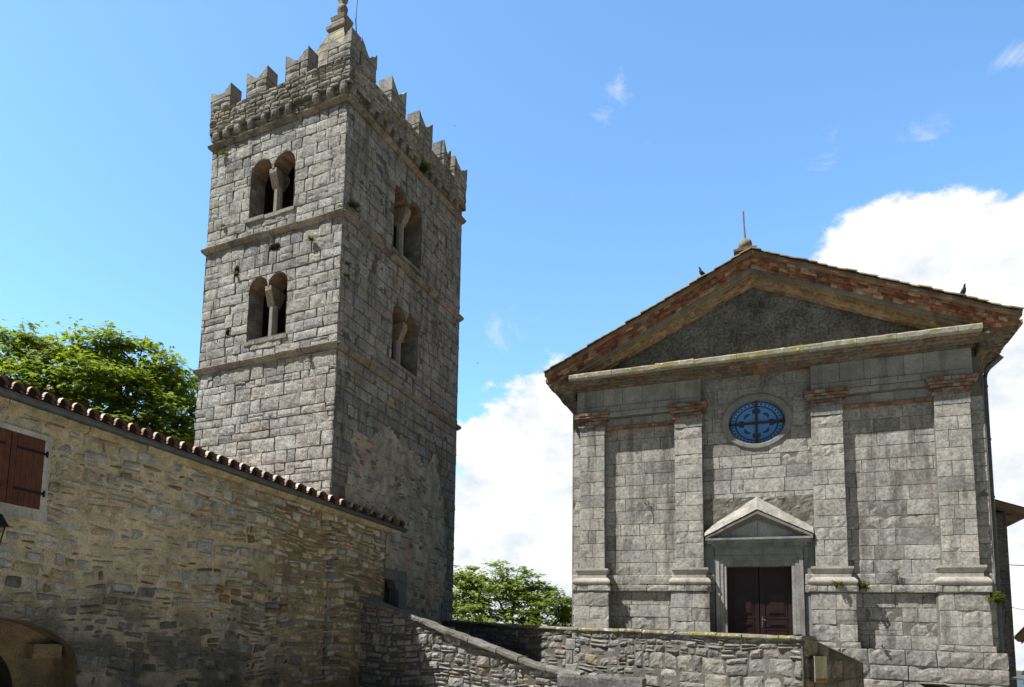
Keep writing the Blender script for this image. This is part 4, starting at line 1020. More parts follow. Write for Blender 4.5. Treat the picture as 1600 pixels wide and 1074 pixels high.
# ================================================================== WALLS
S0 = Vector((-1.368, 23.04, 0)); f_st = lambda u, v, d: S0+DU*u+CN*d+Z*v
ST = [(0, 2.60), (1.35, 2.18), (2.12, 1.94), (2.96, 1.62), (4.37, 1.19), (5.5, .82), (6.45, .60), (6.9, .56)]
stop = lambda u: lerp_tab(ST, u)
rng = random.Random(51)
stair = thing('stair_wall', S0+DU*4, 'grey rubble wall with sloping stone coping, running down to the right from the house', 'wall')
colG = lambda r, u, v: gcol(r, (.28, .27, .245), .25, .04) if r.random() > .06 else gcol(r, (.25, .20, .12), .2, .08)
dkm = lambda u, v: (.13, .125, .11)
fcl = lambda u, v, d: f_st(u, min(v, stop(u)-.13), d)
mb = MB()
masonry(mb, fcl, -.25, 6.5, -.6, 2.5, (.13, .36), (.16, .6), colG, rng, joint=.06, gap=.018, dj=.03, rough=.04, cell=.07, jit=.032, split=.45, wave=.06, bev=.026, skew=.04, shape=lambda u, v: v < stop(u)-.12)
backing(mb, lambda u, v, d: f_st(u, min(v, stop(u)-.14), d), -.25, 6.5, -.6, 2.5,   .15, -.045, .02, dkm, (), 1)
fbk = lambda u, v, d: f_st(u, min(v, stop(u)-.14), -.45-d)
backing(mb, fbk, -.25, 6.5, -.6, 2.5, .3, 0, .02, lambda u, v: (.2, .19, .16), (), 1)
masonry(mb, lambda u, v, d: f_st(6.5+d, v, -u), 0, .45, -.6, .45, (.15, .3), (.2, .4), colG, rng, joint=.05, gap=.03, rough=.03, cell=.1)
mb.build('wall', [M_rubble, M_mortar], stair)
u = -.25; r = random.Random(9)
while u < 6.75:
    u2 = u+r.uniform(.6, 1.05); u2 = 6.9 if u2 > 6.5 else u2
    mb = MB(); c = gcol(r, (.20, .19, .165), .2, .05); j = r.uniform(-.02, .02); rows = []; n = 7
    for d, dz in ((-.5, -.13), (.05, -.15), (.10, -.10), (.09, -.02), (.03, .02), (-.5, .03)):
        rows.append([f_st(u+.012+(u2-u-.024)*k/n, stop(u+(u2-u)*k/n)+dz+j+.03*noise.noise((u*2+k*.6, dz*9, 1.)), d+j+.03*noise.noise((u*3+k*.5, dz*8, 5.))) for k in range(n+1)])
    mb.grid(rows, c); mb.poly([q[0] for q in rows], c); mb.poly([q[-1] for q in rows], c)
    mb.build('coping_stone', M_rubble, stair); u = u2
# dark slab bench at the foot of the stair wall
slab = thing('stone_slab', f_st(7.5, 0, .3), 'long dark speckled stone slab lying level at the foot of the sloping stair wall', 'slab')
mb = MB(); rows = []
for d, z in ((-.3, .2), (.40, .2), (.42, .25), (.42, .50), (.39, .54), (-.3, .55)): rows.append([f_st(6.35+2.2*k/14, z+.012*noise.noise((k*.7, z*8, 0.)), d+.012*noise.noise((k*.8, z*7, 3.))) for k in range(15)])
mb.grid(rows, (.15, .15, .145)); mb.poly([q[0] for q in rows], (.15, .15, .145)); mb.poly([q[-1] for q in rows], (.22, .15, .08)); mb.build('slab_top', M_roughcast, slab)
mb = MB(); masonry(mb, lambda u, v, d: f_st(u, v, d+.36), 6.4, 8.5, -.6, .2, (.2, .3), (.3, .6), colG, rng, joint=.04, gap=.03, rough=.03, cell=.12); mb.fbox(f_st, 6.4, 8.5, -.6, .198, -.25, .33, (.12, .11, .1), 1); mb.build('base', [M_rubble, M_mortar], slab)

PA = Vector((1.414, 28.177, 0)); PD = Vector((.51914, -.85469, 0)); PN = Vector((-.85469, -.51914, 0)); f_pw = lambda u, v, d: PA+PD*u+PN*d+Z*v
PT = [(-.3, 2.06), (4.2, 1.88), (9.6, 1.80), (14.14, 1.733)]; ptop = lambda u: lerp_tab(PT, u)
PB = Vector((8.754, 16.092, 0)); RE = Vector((math.sin(1.12), math.cos(1.12), 0)); RN = Vector((math.cos(1.12), -math.sin(1.12), 0)); f_rw = lambda u, v, d: PB+RE*u+RN*d+Z*v
RT = [(0, 1.735), (.3, 1.66), (.965, 1.47), (2.06, 1.165)]; rtop = lambda u: lerp_tab(RT, u)
rng = random.Random(61)
para = thing('parapet_wall', PA+PD*8, 'long grey rubble parapet in front of the church, its right end turning down a shaded slope', 'wall')
def colW(r, u, v):
    q = r.random()
    if q < .74: return gcol(r, (.21, .205, .185), .24, .04)
    if q < .95: return gcol(r, (.27, .26, .225), .2, .05)
    return gcol(r, (.22, .18, .12), .2, .08)
mb = MB(); fp = lambda u, v, d: f_pw(u, min(v, ptop(u)-.07), d)
masonry(mb, fp, -.3, 9.4, -.4, 2.0, (.13, .36), (.2, .85), colW, rng, joint=.06, gap=.018, dj=.03, rough=.034, cell=.1, jit=.025, split=.3, wave=.07, bev=.035, skew=.03, shape=lambda u, v: v < ptop(u)-.07)
masonry(mb, fp, 9.4, 14.1, -.4, 1.2, (.24, .5), (.25, .85), colW, rng, joint=.06, gap=.018, dj=.03, rough=.0345, cell=.08, jit=.035, split=.4, wave=.05, bev=.035, skew=.03)
masonry(mb, fp, 9.4, 14.1, 1.2, 1.72, (.1, .2), (.2, .5), colW, rng, joint=.06, gap=.018, dj=.03, rough=.034, cell=.08, jit=.02, split=.3, wave=.04, bev=.03, skew=.03)
backing(mb, fp, -.3, 14.12, -.5, 2.05, .14, -.045, .02, dkm, (), 1)
backing(mb, lambda u, v, d: f_pw(u, min(v, ptop(u)-.08), -.5-d), -.3, 14.12, .8, 2.0, .4, 0, .01, dkm, (), 1)
mb.build('wall', [M_rubble, M_mortar], para)
u = -.3; r = random.Random(19)
while u < 14.1:
    u2 = u+r.uniform(.5, 1.1); u2 = 14.16 if u2 > 13.7 else u2
    mb = MB(); c = gcol(r, (.16, .15, .12), .25, .06); j = r.uniform(-.015, .015); n = 6; rows = []
    for d, dz in ((-.52, -.07), (.03, -.08), (.07, -.05), (.06, -.01), (.02, .015), (-.52, .02)):
        rows.append([f_pw(u+.01+(u2-u-.02)*k/n, ptop(u+(u2-u)*k/n)+dz+j+.022*noise.noise((u*2+k*.7, dz*9, 1.)), d+j+.03*noise.noise((u*3+k*.6, dz*8, 5.))) for k in range(n+1)])
    mb.grid(rows, c); mb.poly([q[0] for q in rows], c); mb.poly([q[-1] for q in rows], c); mb.build('coping_stone', M_slab, para); u = u2
mb = MB(); fr_ = lambda u, v, d: f_rw(u, min(v, rtop(u)-.0), d); cw = lambda r, u, v: gcol(r, (.185, .16, .11), .35, .08)
masonry(mb, fr_, .05, 2.06, -.4, 1.75, (.25, .45), (.35, .8), cw, rng, joint=.03, gap=.018, dj=.015, rough=.02, cell=.1, jit=.02, wave=.05, bev=.03, shape=lambda u, v: v < rtop(u))
backing(mb, fr_, .0, 2.06, -.5, 1.75, .07, -.022, .026, lambda u, v: (.13+.04*noise.noise((u*2, v*2, 1.)), .11+.03*noise.noise((u*2, v*2, 1.)), .07), (), 1, freq=3)
n = 12
mb.grid([[f_rw(2.06*k/n, rtop(2.06*k/n)+.02*noise.noise((k*.8, 0, 0.)), .02) for k in range(n+1)], [f_rw(2.06*k/n, rtop(2.06*k/n)+.05+.02*noise.noise((k*.8, 1, 0.)), -.05) for k in range(n+1)], [f_rw(2.06*k/n, rtop(2.06*k/n)+.02, -.5) for k in range(n+1)]], (.10, .09, .06), 1)
mb.poly([f_rw(2.06, -.5, 0), f_rw(2.06, 1.165, 0), f_rw(2.06, 1.165, -.5), f_rw(2.06, -.5, -.5)], (.2, .17, .11), 1)
mb.poly([f_rw(0, -.5, -.5), f_rw(2.06, -.5, -.5), f_rw(2.06, 1.185, -.5), f_rw(0, 1.755, -.5)], (.2, .19, .16), 1)
mb.build('return_wall', [M_rubble, M_mortar], para)

plq = thing('information_board', f_rw(.42, .75, .06), 'yellowish information board with red foot strip on the shaded end of the parapet wall', 'board')
mb = MB(); mb.fbox(f_rw, .20, .62, .755, 1.315, .0, .075, (.02, .02, .022)); mb.build('backing_board', M_iron, plq)
mb = MB(); mb.fbox(f_rw, .225, .635, .755, 1.315, .076, .09, (.50, .47, .27)); mb.build('panel', M_plaster, plq)
mb = MB(); mb.fbox(f_rw, .235, .625, .765, .835, .0905, .0925, (.42, .12, .05)); mb.build('foot_strip', M_plaster, plq)
mb = MB()
for k in range(14): mb.fbox(f_rw, .265, .265+random.uniform(.24, .31), 1.25-.027*k, 1.256-.027*k, .0905, .092, (.33, .31, .17))
mb.build('text_lines', M_plaster, plq)

low = thing('low_wall', (12.2, 14.5, 0), 'low brown broken wall end in front of the church basement at the bottom edge', 'wall')
mb = MB(); r = random.Random(4); LA = Vector((9.55, 13.75, 0)); LU = Vector((.895, -.445, 0)); LN = Vector((-.445, -.895, 0)); f_lw = lambda u, v, d: LA+LU*u+LN*d+Z*v
masonry(mb, f_lw, -.6, .45, -.3, .80, (.14, .26), (.2, .45), lambda r, u, v: gcol(r, (.24, .22, .18), .3, .05), r, joint=.05, gap=.03, dj=.03, rough=.05, cell=.07, jit=.03, bev=.04)
mb.fbox(f_lw, -.6, .44, -.3, .78, -.9, -.03, (.13, .11, .07), 1)
g = [[f_lw(.46+.42*i/8, -.3+(1.22-.30*(i/8)**1.2+.03*noise.noise((i*.9, 0, 0.)))*j/6, -.05-.55*i/8+.02*noise.noise((i*.7, j*.7, 0.))) for i in range(9)] for j in range(7)]
mb.grid(g, (.085, .065, .035), 1); mb.grid([[f_lw(.46+.42*i/8, .92-.30*(i/8)**1.2, -.05-.55*i/8) for i in range(9)], [f_lw(.1+.42*i/8, .9-.3*(i/8)**1.2, -.5-.55*i/8) for i in range(9)]], (.12, .10, .06), 1)
mb.build('wall', [M_rubble, M_mortar], low)

# ================================================================== GROUND
mb = MB(); rad_ = [0, 6, 14, 24, 36, 60, 120, 260, 600, 1500, 4000, 12000]; hh = [-.4, -.4, -.4, -.42, -1.2, -7, -26, -75, -130, -190, -230, -260]
mb.grid([[Vector((5+q*math.cos(a*math.pi/24), 14+q*math.sin(a*math.pi/24), z)) for a in range(49)] for q, z in zip(rad_, hh)]); structure(mb.build('ground', M_ground))
mb = MB(); mb.grid([[Vector((3+q*math.cos(a*math.pi/24), 5+q*math.sin(a*math.pi/24), -.39)) for a in range(49)] for q in (0, 8, 17, 26)]); structure(mb.build('bounce_street', M_bounce))  # unseen pale paving, added to bounce sunlight onto the shaded walls
mb = MB(); ter = [(-2.6, 22.3), (1.45, 28.1), (8.9, 16.25), (10.45, 17.0), (11.0, 18.6), (11.6, 19.6), (14.8, 19.0), (22, 32), (18, 42), (-2, 44), (-14, 34), (-10, 24)]
mb.prism([Vector((x, y, -2)) for x, y in ter], [Vector((x, y, 1.3)) for x, y in ter]); structure(mb.build('terrace', M_pave))
mb = MB()
for k in range(12): u = .6+.5*k; mb.fbox(f_st, u, u+.52, -.3, 2.1-.17*k, -2.6, -.46, (1, 1, 1))
structure(mb.build('steps', M_pave))
mb = MB(); r = random.Random(77); n = 120
mb.grid([[Vector((math.cos(2*math.pi*k/n)*q, math.sin(2*math.pi*k/n)*q, -240+h*(60+120*abs(noise.noise((k*.22, q*.0004, 0.)))))) for k in range(n+1)] for q, h in ((3500, 0), (4200, .7), (5000, 1.0), (6500, 0))]); structure(mb.build('hills', M_hill))

# ================================================================== TREES
def leaf_cluster(mb, p, out, size, r, droop=.5):
    """a palmate leaf: five leaflets fanned from one point"""
    a0 = r.uniform(0, 6.28); t = Vector((math.cos(a0), math.sin(a0), 0)); nrm = (out*.45+Z*.9+Vector((r.uniform(-.5, .5), r.uniform(-.5, .5), 0))).normalized()
    x = nrm.cross(t).normalized(); y = nrm.cross(x); c = (r.random(),)*3
    for k in range(5):
        a = (k-2)*.62+r.uniform(-.12, .12); d = x*math.cos(a)+y*math.sin(a); l = size*(1-.12*abs(k-2))*r.uniform(.85, 1.1); s = nrm.cross(d)*(l*.21)
        m1 = p+d*(l*.55)-Z*(droop*l*.12); e = p+d*l-Z*(droop*l*.42)
        mb.poly([p, m1-s, e, m1+s], c)
def tree(name, base, height, blobs, limbs, nleaf, size, label, seed, trunk_r=.3, group=None):
    r = random.Random(seed); t = thing(name, base, label, 'tree', group)
    mb = MB(); fork = base+Z*height*.32
    mb.tube([base-Z*.3, base+Z*height*.15+Vector((.1, 0, 0)), fork], [trunk_r*1.25, trunk_r, trunk_r*.85], 10)
    for b in blobs:
        c = Vector(b[:3]); mid = fork.lerp(c, .5)+Vector((r.uniform(-.4, .4), r.uniform(-.4, .4), r.uniform(.2, .7)))
        mb.tube([fork-Z*.2, mid, c], [trunk_r*.55, trunk_r*.3, trunk_r*.13], 7)
        for k in range(limbs):
            d = Vector((r.gauss(0, 1), r.gauss(0, 1), r.gauss(.3, .8))).normalized(); e = c+d*b[3]*.92; s = mid.lerp(c, r.uniform(.3, 1))
            q = s.lerp(e, .5)+Vector((r.uniform(-.2, .2), r.uniform(-.2, .2), .15)); mb.tube([s, q, e], [trunk_r*.14, trunk_r*.08, .012], 5)
    mb.build('trunk', M_bark, t)
    mb = MB(); tot = sum(b[3]**2 for b in blobs)
    for b in blobs:
        c = Vector(b[:3]); R_ = b[3]; n = int(nleaf*R_*R_/tot)
        # sprays: leaves gather in flat bunches on a broken shell, leaving gaps
        ns_ = max(8, n//34)
        for s in range(ns_):
            d = Vector((r.gauss(0, 1), r.gauss(0, 1), r.gauss(.3, .9))).normalized()
            if noise.noise((d.x*1.9+seed+c.x, d.y*1.9+c.y, d.z*1.9)) < -.22: continue
            rr = R_*r.uniform(.5, 1.08)*(1+.42*noise.noise((d.x*2.6+seed, d.y*2.6+c.x, d.z*2.6))); q = c+Vector((d.x*rr, d.y*rr, d.z*rr*b[4])); sp_ = r.uniform(.18, .42)
            for k in range(int(n/ns_*r.uniform(.5, 1.5))):
                o = Vector((r.gauss(0, sp_), r.gauss(0, sp_), r.gauss(0, sp_*.3))); leaf_cluster(mb, q+o, d, size*r.uniform(.6, 1.25), r)
    mb.build('crown', M_leaf, t)
    return t
B = lambda x, y, z, R_, f=.8: (x, y, z, R_, f)
tree('chestnut_tree', Vector((-13.2, 29.5, 1.0)), 12, [B(-19.4, 29, 11.6, 1.7), B(-17.6, 28.8, 11.5, 1.5), B(-15.9, 28.6, 12.3, 1.4), B(-14.2, 29, 11.9, 1.6), B(-12.7, 29, 12.5, 1.3), B(-11.2, 29.4, 12.2, 1.4), B(-9.9, 29.3, 11.4, 1.3), B(-9.1, 29.7, 10.3, 1.3),
    B(-18.6, 27.8, 10.0, 1.7), B(-16.6, 27.4, 10.3, 1.6), B(-14.8, 27.5, 10.2, 1.6), B(-13.0, 27.7, 10.6, 1.6), B(-11.4, 28, 10.5, 1.5), B(-10.0, 28.4, 9.6, 1.4), B(-8.8, 30, 9.0, 1.3), B(-17.6, 27, 8.6, 1.6), B(-15.4, 26.9, 8.5, 1.6), B(-13.2, 27, 8.7, 1.6), B(-11.4, 27.4, 8.6, 1.5), B(-9.8, 28, 8.0, 1.4), B(-8.8, 30.4, 7.5, 1.3), B(-12.2, 27, 7.0, 1.5), B(-14.4, 30.6, 9.6, 2.0), B(-10.8, 30.6, 8.6, 1.8)], 9, 52000, .19,
    'broad sunlit chestnut tree rising behind the tiled roof of the low house', 3, .42)
tree('leafy_tree', Vector((7.2, 46, -2.2)), 7.5, [B(3.6, 46, 4.2, 1.7), B(5.2, 45, 4.7, 1.5), B(6.9, 45.6, 4.4, 1.6), B(8.5, 45.4, 3.6, 1.6), B(10.2, 45.8, 2.9, 1.5), B(4.4, 44.6, 2.6, 1.7), B(7.0, 44.4, 2.4, 1.8), B(9.6, 44.8, 1.4, 1.6), B(11.4, 46.2, 1.6, 1.6), B(2.6, 46.5, 2.6, 1.7)], 12, 24000, .20,
    'light green leafy tree between the bell tower and the church', 14, .26)

# ================================================================== SMALL THINGS
def tuft(p, n, size, label, seed, k=26, name='wall_fern'):
    size *= .72; r = random.Random(seed); mb = MB()
    for i in range(k):
        d = (n*r.uniform(.3, 1)+Vector((r.gauss(0, .6), r.gauss(0, .6), r.uniform(-.3, .8)))).normalized(); l = size*r.uniform(.5, 1.1); s = d.cross(Z).normalized()*l*.1; c = (r.random(),)*3
        a = p+d*l*.5+Z*.02; b = p+d*l-Z*l*.25; mb.poly([p-s*.3, a-s, b, a+s], c)
        for q in (.35, .6, .8):
            for g in (-1, 1): e = p+d*l*q; mb.poly([e, e+(s*g*2.6+d*l*.08)-Z*.01, e+d*l*.16], c)
    o = mb.build(name, M_tuft); tag(o, label, 'plant', 'weeds rooted in the masonry')
tuft(f_ch(-3.98, 3.15, .0), CN, .25, 'small green tuft beside the base of the leftmost pilaster', 1, 14)
tuft(f_ch(1.87, 3.14, .17), CN, .26, 'bright green tuft on the pedestal right of the church door', 2, 26)
tuft(f_ch(2.45, 3.05, -.1), CN, .36, 'straggly green plant in the corner right of the door pedestal', 3, 34)
tuft(f_ch(5.12, 2.75, .05), (DU+CN).normalized(), .42, 'leafy plant growing from the right edge of the rightmost pedestal', 4, 40)
tuft(f_ch(3.2, 3.42, -.15), CN, .2, 'small yellowish weed on the ledge between the two right pilasters', 5, 16)
tuft(f_ch(-3.0, 5.65, -.2), CN, .2, 'single tiny weed growing in the left bay wall of the church', 6, 10)
tuft(TP(0, 4.9, 18.75)-DL*.05, -DL, .5, 'dark green weed under the parapet on the shaded tower face', 7, 46)
tuft(TP(0, .45, 15.0)-DL*.02, -DL, .36, 'green moss clump by the tower corner above the middle string course', 8, 40)
tuft(TP(0, .3, 13.0)-DL*.02, -DL, .22, 'upper of two small ferns near the tower corner', 9, 20)
tuft(TP(0, .28, 12.6)-DL*.02, -DL, .22, 'lower of two small ferns near the tower corner', 10, 20)
tuft(TP(4.36, -.02, 13.5), -DR, .22, 'green weed in the dark hole left of the lower tower window', 11, 22)
tuft(TP(1.15, -.02, 13.9), -DR, .3, 'green weed right of the small tower hole below the upper window', 12, 26)
tuft(TP(5.1, -.02, 15.35), -DR, .22, 'pale grass tuft left of the sill of the upper sunlit tower window', 13, 22)
tuft(TP(1.0, -.02, 10.0), -DR, .2, 'little green weed just under the lowest string course on the sunlit face', 14, 18)
tuft(TP(5.3, -.02, 18.1), -DR, .26, 'yellow green grass tuft under the top string course at the left of the tower', 15, 20)
tuft(TP(3.9, -.02, 6.6), -DR, .2, 'pale weed low on the sunlit tower face above the tiled roof', 16, 16)
tuft(f_ch(2.8, 1.52, .2), CN, .18, 'tiny yellow weed on the basement ledge under the right bay', 17, 12)
tuft(f_ch(-1.25, 3.05, .08), CN, .22, 'moss tuft beside the pedestal left of the church door', 18, 16)

def bird(p, face, s, label, flying=False):
    t = thing('bird' if flying else 'pigeon', p, label, 'bird', 'birds in flight' if flying else 'pigeons on the church gable'); mb = MB(); side = face.cross(Z)
    if flying:
        rings = [(-.5, .0), (-.4, .06), (-.1, .12), (.2, .1), (.4, .06), (.5, 0)]
        mb.tube([p+face*a*s for a, _ in rings], [max(.004, b*s) for _, b in rings], 8)
        for g in (-1, 1): mb.poly([p+face*.2*s, p+side*g*.5*s+face*.25*s+Z*.12*s, p+side*g*1.0*s-face*.2*s+Z*.05*s, p+side*g*.45*s-face*.1*s+Z*.08*s, p-face*.2*s]); mb.poly([p+face*.2*s-Z*.02*s, p-face*.2*s-Z*.02*s, p+side*g*.45*s-face*.1*s+Z*.06*s])
        mb.poly([p-face*.4*s, p-face*.85*s+side*.14*s, p-face*.7*s, p-face*.85*s-side*.14*s])
    else:
        P = [(-.55, .06, .012), (-.3, .16, .06), (-.1, .26, .125), (.05, .42, .15), (.12, .58, .13), (.14, .70, .075), (.17, .80, .072), (.22, .86, .062), (.28, .87, .03), (.34, .855, .006)]
        mb.tube([p+face*a*s+Z*b*s for a, b, _ in P], [c*s for _, _, c in P], 10, (.03, .032, .04))
        for g in (-1, 1):
            mb.tube([p+side*g*.06*s, p+side*g*.06*s+Z*.2*s], .012*s*2, 5, (.2, .06, .05)); mb.tube([p+side*g*.06*s-face*.04*s+Z*.01, p+side*g*.06*s+face*.1*s+Z*.01], .012*s*2, 5, (.2, .06, .05))
            W = [(-.5, .1, .02), (-.25, .3, .05), (.02, .48, .06), (.1, .56, .02)]
            mb.tube([p+side*g*(.11*s)+face*a*s+Z*b*s for a, b, _ in W], [c*s for _, _, c in W], 6, (.045, .047, .055))
    mb.build('body', M_bird, t, True)
zr2 = A0+.655
bird(f_ch(-1.28, zr2-SL*1.28+.1, .62), (-DU*.8+CN*.6).normalized(), .34, 'dark pigeon perched on the left slope of the church gable')
bird(f_ch(4.78, zr2-SL*4.78+.1, .62), (DU*.3+CN).normalized(), .34, 'dark pigeon perched near the right end of the church gable')
bird(Vector((3.3, 36, 15.3)), Vector((.8, .2, .1)).normalized(), .16, 'tiny dark bird in flight between tower and church', True)
bird(Vector((1.7, 34, 26.9)), Vector((.5, -.6, .1)).normalized(), .12, 'tiny dark speck of a bird high right of the tower top', True)
# wall lantern at the left edge
ln = thing('wall_lantern', f_ho(-13.72, 2.4, .3), 'black iron wall lantern at the left edge below the shuttered window', 'lantern')
lc = lambda u, v, d: f_ho(-13.80+u, v*5.07/5.86, .42+d)
def lsq(h, v): return [lc(-h, v, h), lc(h, v, h), lc(h, v, -h), lc(-h, v, -h)]
mb = MB(); mb.prism(lsq(.21, 3.23), lsq(.20, 3.26)); mb.prism(lsq(.20, 3.26), lsq(.12, 3.44)); mb.prism(lsq(.12, 3.44), lsq(.03, 3.52))
for x in (-1, 1):
    for y in (-1, 1): mb.tube([lc(.165*x, 3.23, .165*y), lc(.105*x, 2.78, .105*y)], .012, 6); 
mb.prism(lsq(.12, 2.75), lsq(.12, 2.79)); mb.tube([lc(-.15, 3.25, 0), lc(.27, 3.25, 0)], .012, 6)
mb.tube([lc(0, 3.5, 0), lc(0, 3.6, 0), lc(0, 3.64, -.2), lc(0, 3.6, -.42)], .018, 8); mb.build('frame', M_iron, ln)
M_lg = bpy.data.materials.new('lantern_glass'); M_lg.use_nodes = True; q = M_lg.node_tree.nodes['Principled BSDF']; q.inputs['Transmission Weight'].default_value = 1; q.inputs['Roughness'].default_value = .05; q.inputs['IOR'].default_value = 1.02
mb = MB(); mb.prism(lsq(.10, 2.80), lsq(.155, 3.22), caps=False); mb.build('glass', M_lg, ln)
# overhead cables right of the church
def cable(p, q, sag, rad, label):
    mb = MB(); mb.tube([p.lerp(q, k/16)-Z*(sag*4*(k/16)*(1-k/16)) for k in range(17)], rad, 5); tag(mb.build('overhead_cable', M_wire), label, 'cable', 'overhead cables at the right edge')
cable(f_ch(6.05, 5.36, -3.2), Vector((30, 19.0, 6.1)), .25, .012, 'upper horizontal black cable leaving the side chapel roof at the right edge')
cable(f_ch(6.2, 3.95, -3.4), Vector((30, 19.5, 4.2)), .15, .012, 'lower horizontal black cable leaving the side chapel wall at the right edge')
cable(f_ch(6.2, 2.85, -4), Vector((30, 22.0, .9)), .1, .008, 'thin slanting cable below the two level ones at the right edge')
# far gabled house at the right edge
fh = thing('distant_house', (25.5, 25.5, -3), 'house at the right edge showing only its sloping ochre eave', 'house'); r = random.Random(5)
e0 = Vector((20.9, 25.1, 1.95)); X_ = Vector((1, .0, 0)); D_ = Vector((8.5, 6.5, 0))
mb = MB(); a = [Vector((22.2, 25.4, z)) for z in (-3.5, 1.6)]; b = [Vector((29.2, 25.4, z)) for z in (-3.5, 1.6)]; g = [a[0], b[0], b[1], Vector((25.7, 25.4, 5.2)), a[1]]
mb.prism(g, [q+D_ for q in g], (.5, .45, .36)); mb.build('wall', M_plaster, fh)
mb = MB()
for s in (-1, 1):
    a = e0 if s < 0 else Vector((30.5, 25.1, 1.95)); b = Vector((25.7, 25.1, 6.6)); lo_ = [a+Z*-.09+X_*(-s*.12), b-Z*.1, b-Z*.002, a-Z*.002+X_*(-s*.02)]; up_ = [a, b, b+Z*.1, a+Z*.1]
    mb.prism(up_, [q+D_ for q in up_], (.2, .21, .2)); mb.prism(lo_, [q+D_ for q in lo_], (.36, .24, .08))
mb.build('roof', M_tile, fh)
for k in range(6):
    mb = MB(); mb.box(Vector((21.25, 25.25, 1.80))+D_*(k/6), X_*3.4+Z*3.2, Vector((.1, .08, 0)), Z*.1, (.25, .16, .06)); mb.build('rafter', M_wood, fh)

# ------------------------------------------------------------------ person at the right edge
def skinned(name, joints, edges, mat_, parent, root=0, sub=2):
    me = bpy.data.meshes.new(name); o = bpy.data.objects.new(name, me); scene.collection.objects.link(o)
    keys = list(joints); ix = {k: i for i, k in enumerate(keys)}
    me.from_pydata([joints[k][0] for k in keys], [(ix[a], ix[b]) for a, b in edges], [])
    md = o.modifiers.new('skin', 'SKIN'); md.use_smooth_shade = True; md.branch_smoothing = .6
    for i, k in enumerate(keys):
        sv = me.skin_vertices[0].data[i]; rr = joints[k][1]; sv.radius = rr if isinstance(rr, tuple) else (rr, rr); sv.use_root = (i == root)
    o.modifiers.new('sub', 'SUBSURF').levels = sub; o.modifiers['sub'].render_levels = sub
    dg = bpy.context.evaluated_depsgraph_get(); ev = o.evaluated_get(dg); nm = bpy.data.meshes.new_from_object(ev); o.modifiers.clear(); o.data = nm; nm.name = name
    nm.materials.clear(); nm.materials.append(mat_); o.parent = parent
    for p in nm.polygons: p.use_smooth = True
    return o
M_skin = mat('skin', (.50, .27, .19), rough=.55, bump=((90, .1),), bdist=.002, vary=.1, vscale=20, fine=.05, tint=False)
M_shirt = mat('blue_cotton', (.06, .09, .16), bump=((80, .3),), bdist=.004, vary=.2, fine=.1, tint=False); M_trou = mat('grey_cotton', (.12, .115, .105), bump=((80, .3),), bdist=.004, vary=.2, fine=.1, tint=False)
M_cap = mat('cap_cloth', bump=((80, .3),), bdist=.003, vary=.15, fine=.1); M_hair = mat('dark_hair', (.02, .017, .015), rough=.6, bump=((120, .6),), bdist=.004, vary=.3, fine=.3, tint=False)
per = thing('person', (5.238, 6.05, -.35), 'person in a peaked grey cap at the right edge, only the head in view', 'person')
V = lambda x, y, z: (x, y, z)          # facing -x; figure 1.5 m tall
J = {'pel': (V(0, 0, .78), (.12, .10)), 'wai': (V(.0, 0, .92), (.10, .13)), 'che': (V(-.005, 0, 1.08), (.105, .145)), 'nkb': (V(.01, 0, 1.215), .055), 'nck': (V(0, 0, 1.265), .046), 'jaw': (V(-.025, 0, 1.31), (.062, .058)), 'hd': (V(-.01, 0, 1.385), (.088, .072)), 'top': (V(0, 0, 1.44), (.075, .062)),
     'nos': (V(-.105, 0, 1.355), .012), 'chin': (V(-.075, 0, 1.292), .026)}
E_ = [('pel', 'wai'), ('wai', 'che'), ('che', 'nkb'), ('nkb', 'nck'), ('nck', 'jaw'), ('jaw', 'hd'), ('hd', 'top'), ('hd', 'nos'), ('jaw', 'chin')]
for g, n in ((1, 'l'), (-1, 'r')):
    J.update({'sh'+n: (V(0, .15*g, 1.17), .052), 'el'+n: (V(.03, .19*g, .93), .038), 'wr'+n: (V(-.03, .20*g, .73), .026), 'pa'+n: (V(-.04, .2*g, .67), (.030, .016)),
              'hp'+n: (V(0, .075*g, .74), .082), 'kn'+n: (V(-.015, .085*g, .42), .056), 'an'+n: (V(.02, .09*g, .07), .036), 'to'+n: (V(-.12, .10*g, .03), .03), 'ear'+n: (V(.005, .078*g, 1.36), .014)})
    E_ += [('che', 'sh'+n), ('sh'+n, 'el'+n), ('el'+n, 'wr'+n), ('wr'+n, 'pa'+n), ('pel', 'hp'+n), ('hp'+n, 'kn'+n), ('kn'+n, 'an'+n), ('an'+n, 'to'+n), ('hd', 'ear'+n)]
    for q, (dx, ln_) in enumerate(((-.028, .062), (-.010, .072), (.010, .068), (.026, .054))):
        J['f%d%s' % (q, n)] = (V(-.04+dx, .2*g, .63), .0085); J['g%d%s' % (q, n)] = (V(-.05+dx*1.1, .193*g, .63-ln_*.55), .0075); J['h%d%s' % (q, n)] = (V(-.058+dx*1.1, .182*g, .63-ln_), .006)
        E_ += [('pa'+n, 'f%d%s' % (q, n)), ('f%d%s' % (q, n), 'g%d%s' % (q, n)), ('g%d%s' % (q, n), 'h%d%s' % (q, n))]
    J['t0'+n] = (V(-.075, .192*g, .668), .010); J['t1'+n] = (V(-.095, .185*g, .635), .008); E_ += [('pa'+n, 't0'+n), ('t0'+n, 't1'+n)]
skinned('body', J, E_, M_skin, per)
JS = {k: (J[k][0], tuple(x+.016 for x in (J[k][1] if isinstance(J[k][1], tuple) else (J[k][1],)*2))) for k in ('pel', 'wai', 'che', 'nkb', 'shl', 'shr')}
for n in 'lr': p, e = Vector(J['sh'+n][0]), Vector(J['el'+n][0]); JS['sl'+n] = (tuple(p.lerp(e, .7)), (.06, .06))
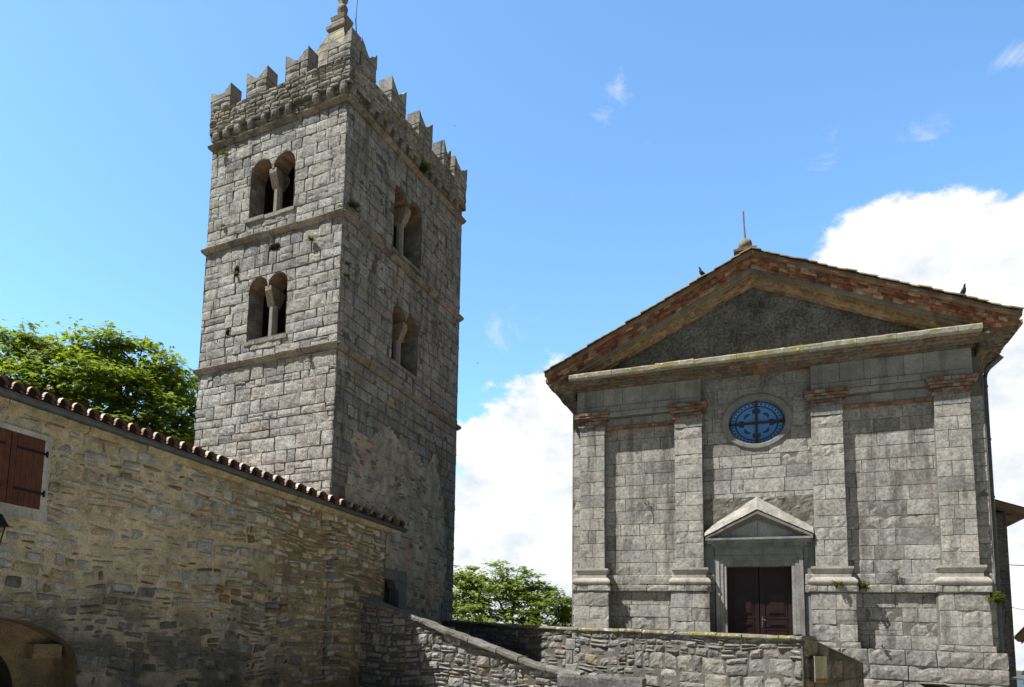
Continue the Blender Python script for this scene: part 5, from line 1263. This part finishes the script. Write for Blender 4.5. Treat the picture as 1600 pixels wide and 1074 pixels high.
skinned('shirt', JS, [('pel', 'wai'), ('wai', 'che'), ('che', 'nkb'), ('che', 'shl'), ('che', 'shr'), ('shl', 'sll'), ('shr', 'slr')], M_shirt, per)
JT = {k: (J[k][0], tuple(x+.014 for x in (J[k][1] if isinstance(J[k][1], tuple) else (J[k][1],)*2))) for k in ('pel', 'hpl', 'hpr', 'knl', 'knr', 'anl', 'anr')}
skinned('trousers', JT, [('pel', 'hpl'), ('pel', 'hpr'), ('hpl', 'knl'), ('hpr', 'knr'), ('knl', 'anl'), ('knr', 'anr')], M_trou, per)
mb = MB(); o = per.location
HC = o+Vector((-.005, 0, 1.385))
rows = []
for j in range(9):
    th = (math.pi*.53)*j/8; rows.append([HC+Vector((.108*math.sin(th)*math.cos(a*math.pi/12), .09*math.sin(th)*math.sin(a*math.pi/12), .030+.082*math.cos(th))) for a in range(25)])
mb.grid(rows, (.05, .05, .055), colf=lambda i, j: (.30, .30, .31) if j < 4 else (.03, .03, .035))  # highlight on the dark cap put into the paler crown colour
rows = []
for j in range(5):
    q = j/4; rows.append([HC+Vector((-.098-.085*q*math.cos(a)*1.0, .082*math.sin(a)*(1-.12*q), .046-.022*q-.018*math.sin(a)**2)) for a in [(-1+2*i/12)*1.35 for i in range(13)]])
mb.grid(rows, (.10, .115, .14)); mb.grid([[p-Z*.006 for p in q] for q in rows], (.10, .115, .14)); mb.build('cap', M_cap, per, True)
mb = MB(); rows = []
for j in range(7):
    th = math.pi*(.42+.30*j/6); rows.append([HC+Vector((.012+.098*math.sin(th)*math.cos(a), .083*math.sin(th)*math.sin(a), .10*math.cos(th))) for a in [(-1+2*i/14)*1.75 for i in range(15)]])
mb.grid(rows); mb.build('hair', M_hair, per, True)
for g in (-1, 1):
    mb = MB(); mb.lathe(o+Vector((-.088, .03*g, 1.372)), [(0, -.011), (.008, -.007), (.011, 0), (.008, .007), (0, .011)], 10, (.6, .58, .55)); mb.lathe(o+Vector((-.096, .031*g, 1.372)), [(0, -.005), (.005, 0), (0, .005)], 8, (.02, .015, .01)); mb.build('eye', M_cap, per, True)
mb = MB(); mb.tube([o+Vector((-.088, -.022, 1.316)), o+Vector((-.099, 0, 1.318)), o+Vector((-.088, .022, 1.316))], [.003, .006, .003], 6, (.3, .1, .08)); mb.build('mouth', M_cap, per, True)
for n, g in (('l', 1), ('r', -1)):
    mb = MB(); mb.tube([o+Vector((.06, .09*g, .035)), o+Vector((0, .09*g, .05)), o+Vector((-.1, .10*g, .04)), o+Vector((-.17, .103*g, .028))], [.03, .045, .042, .02], 10, (.04, .03, .025)); mb.build('shoe', M_cap, per, True)
per.scale = (1.22, 1.22, 1.22)
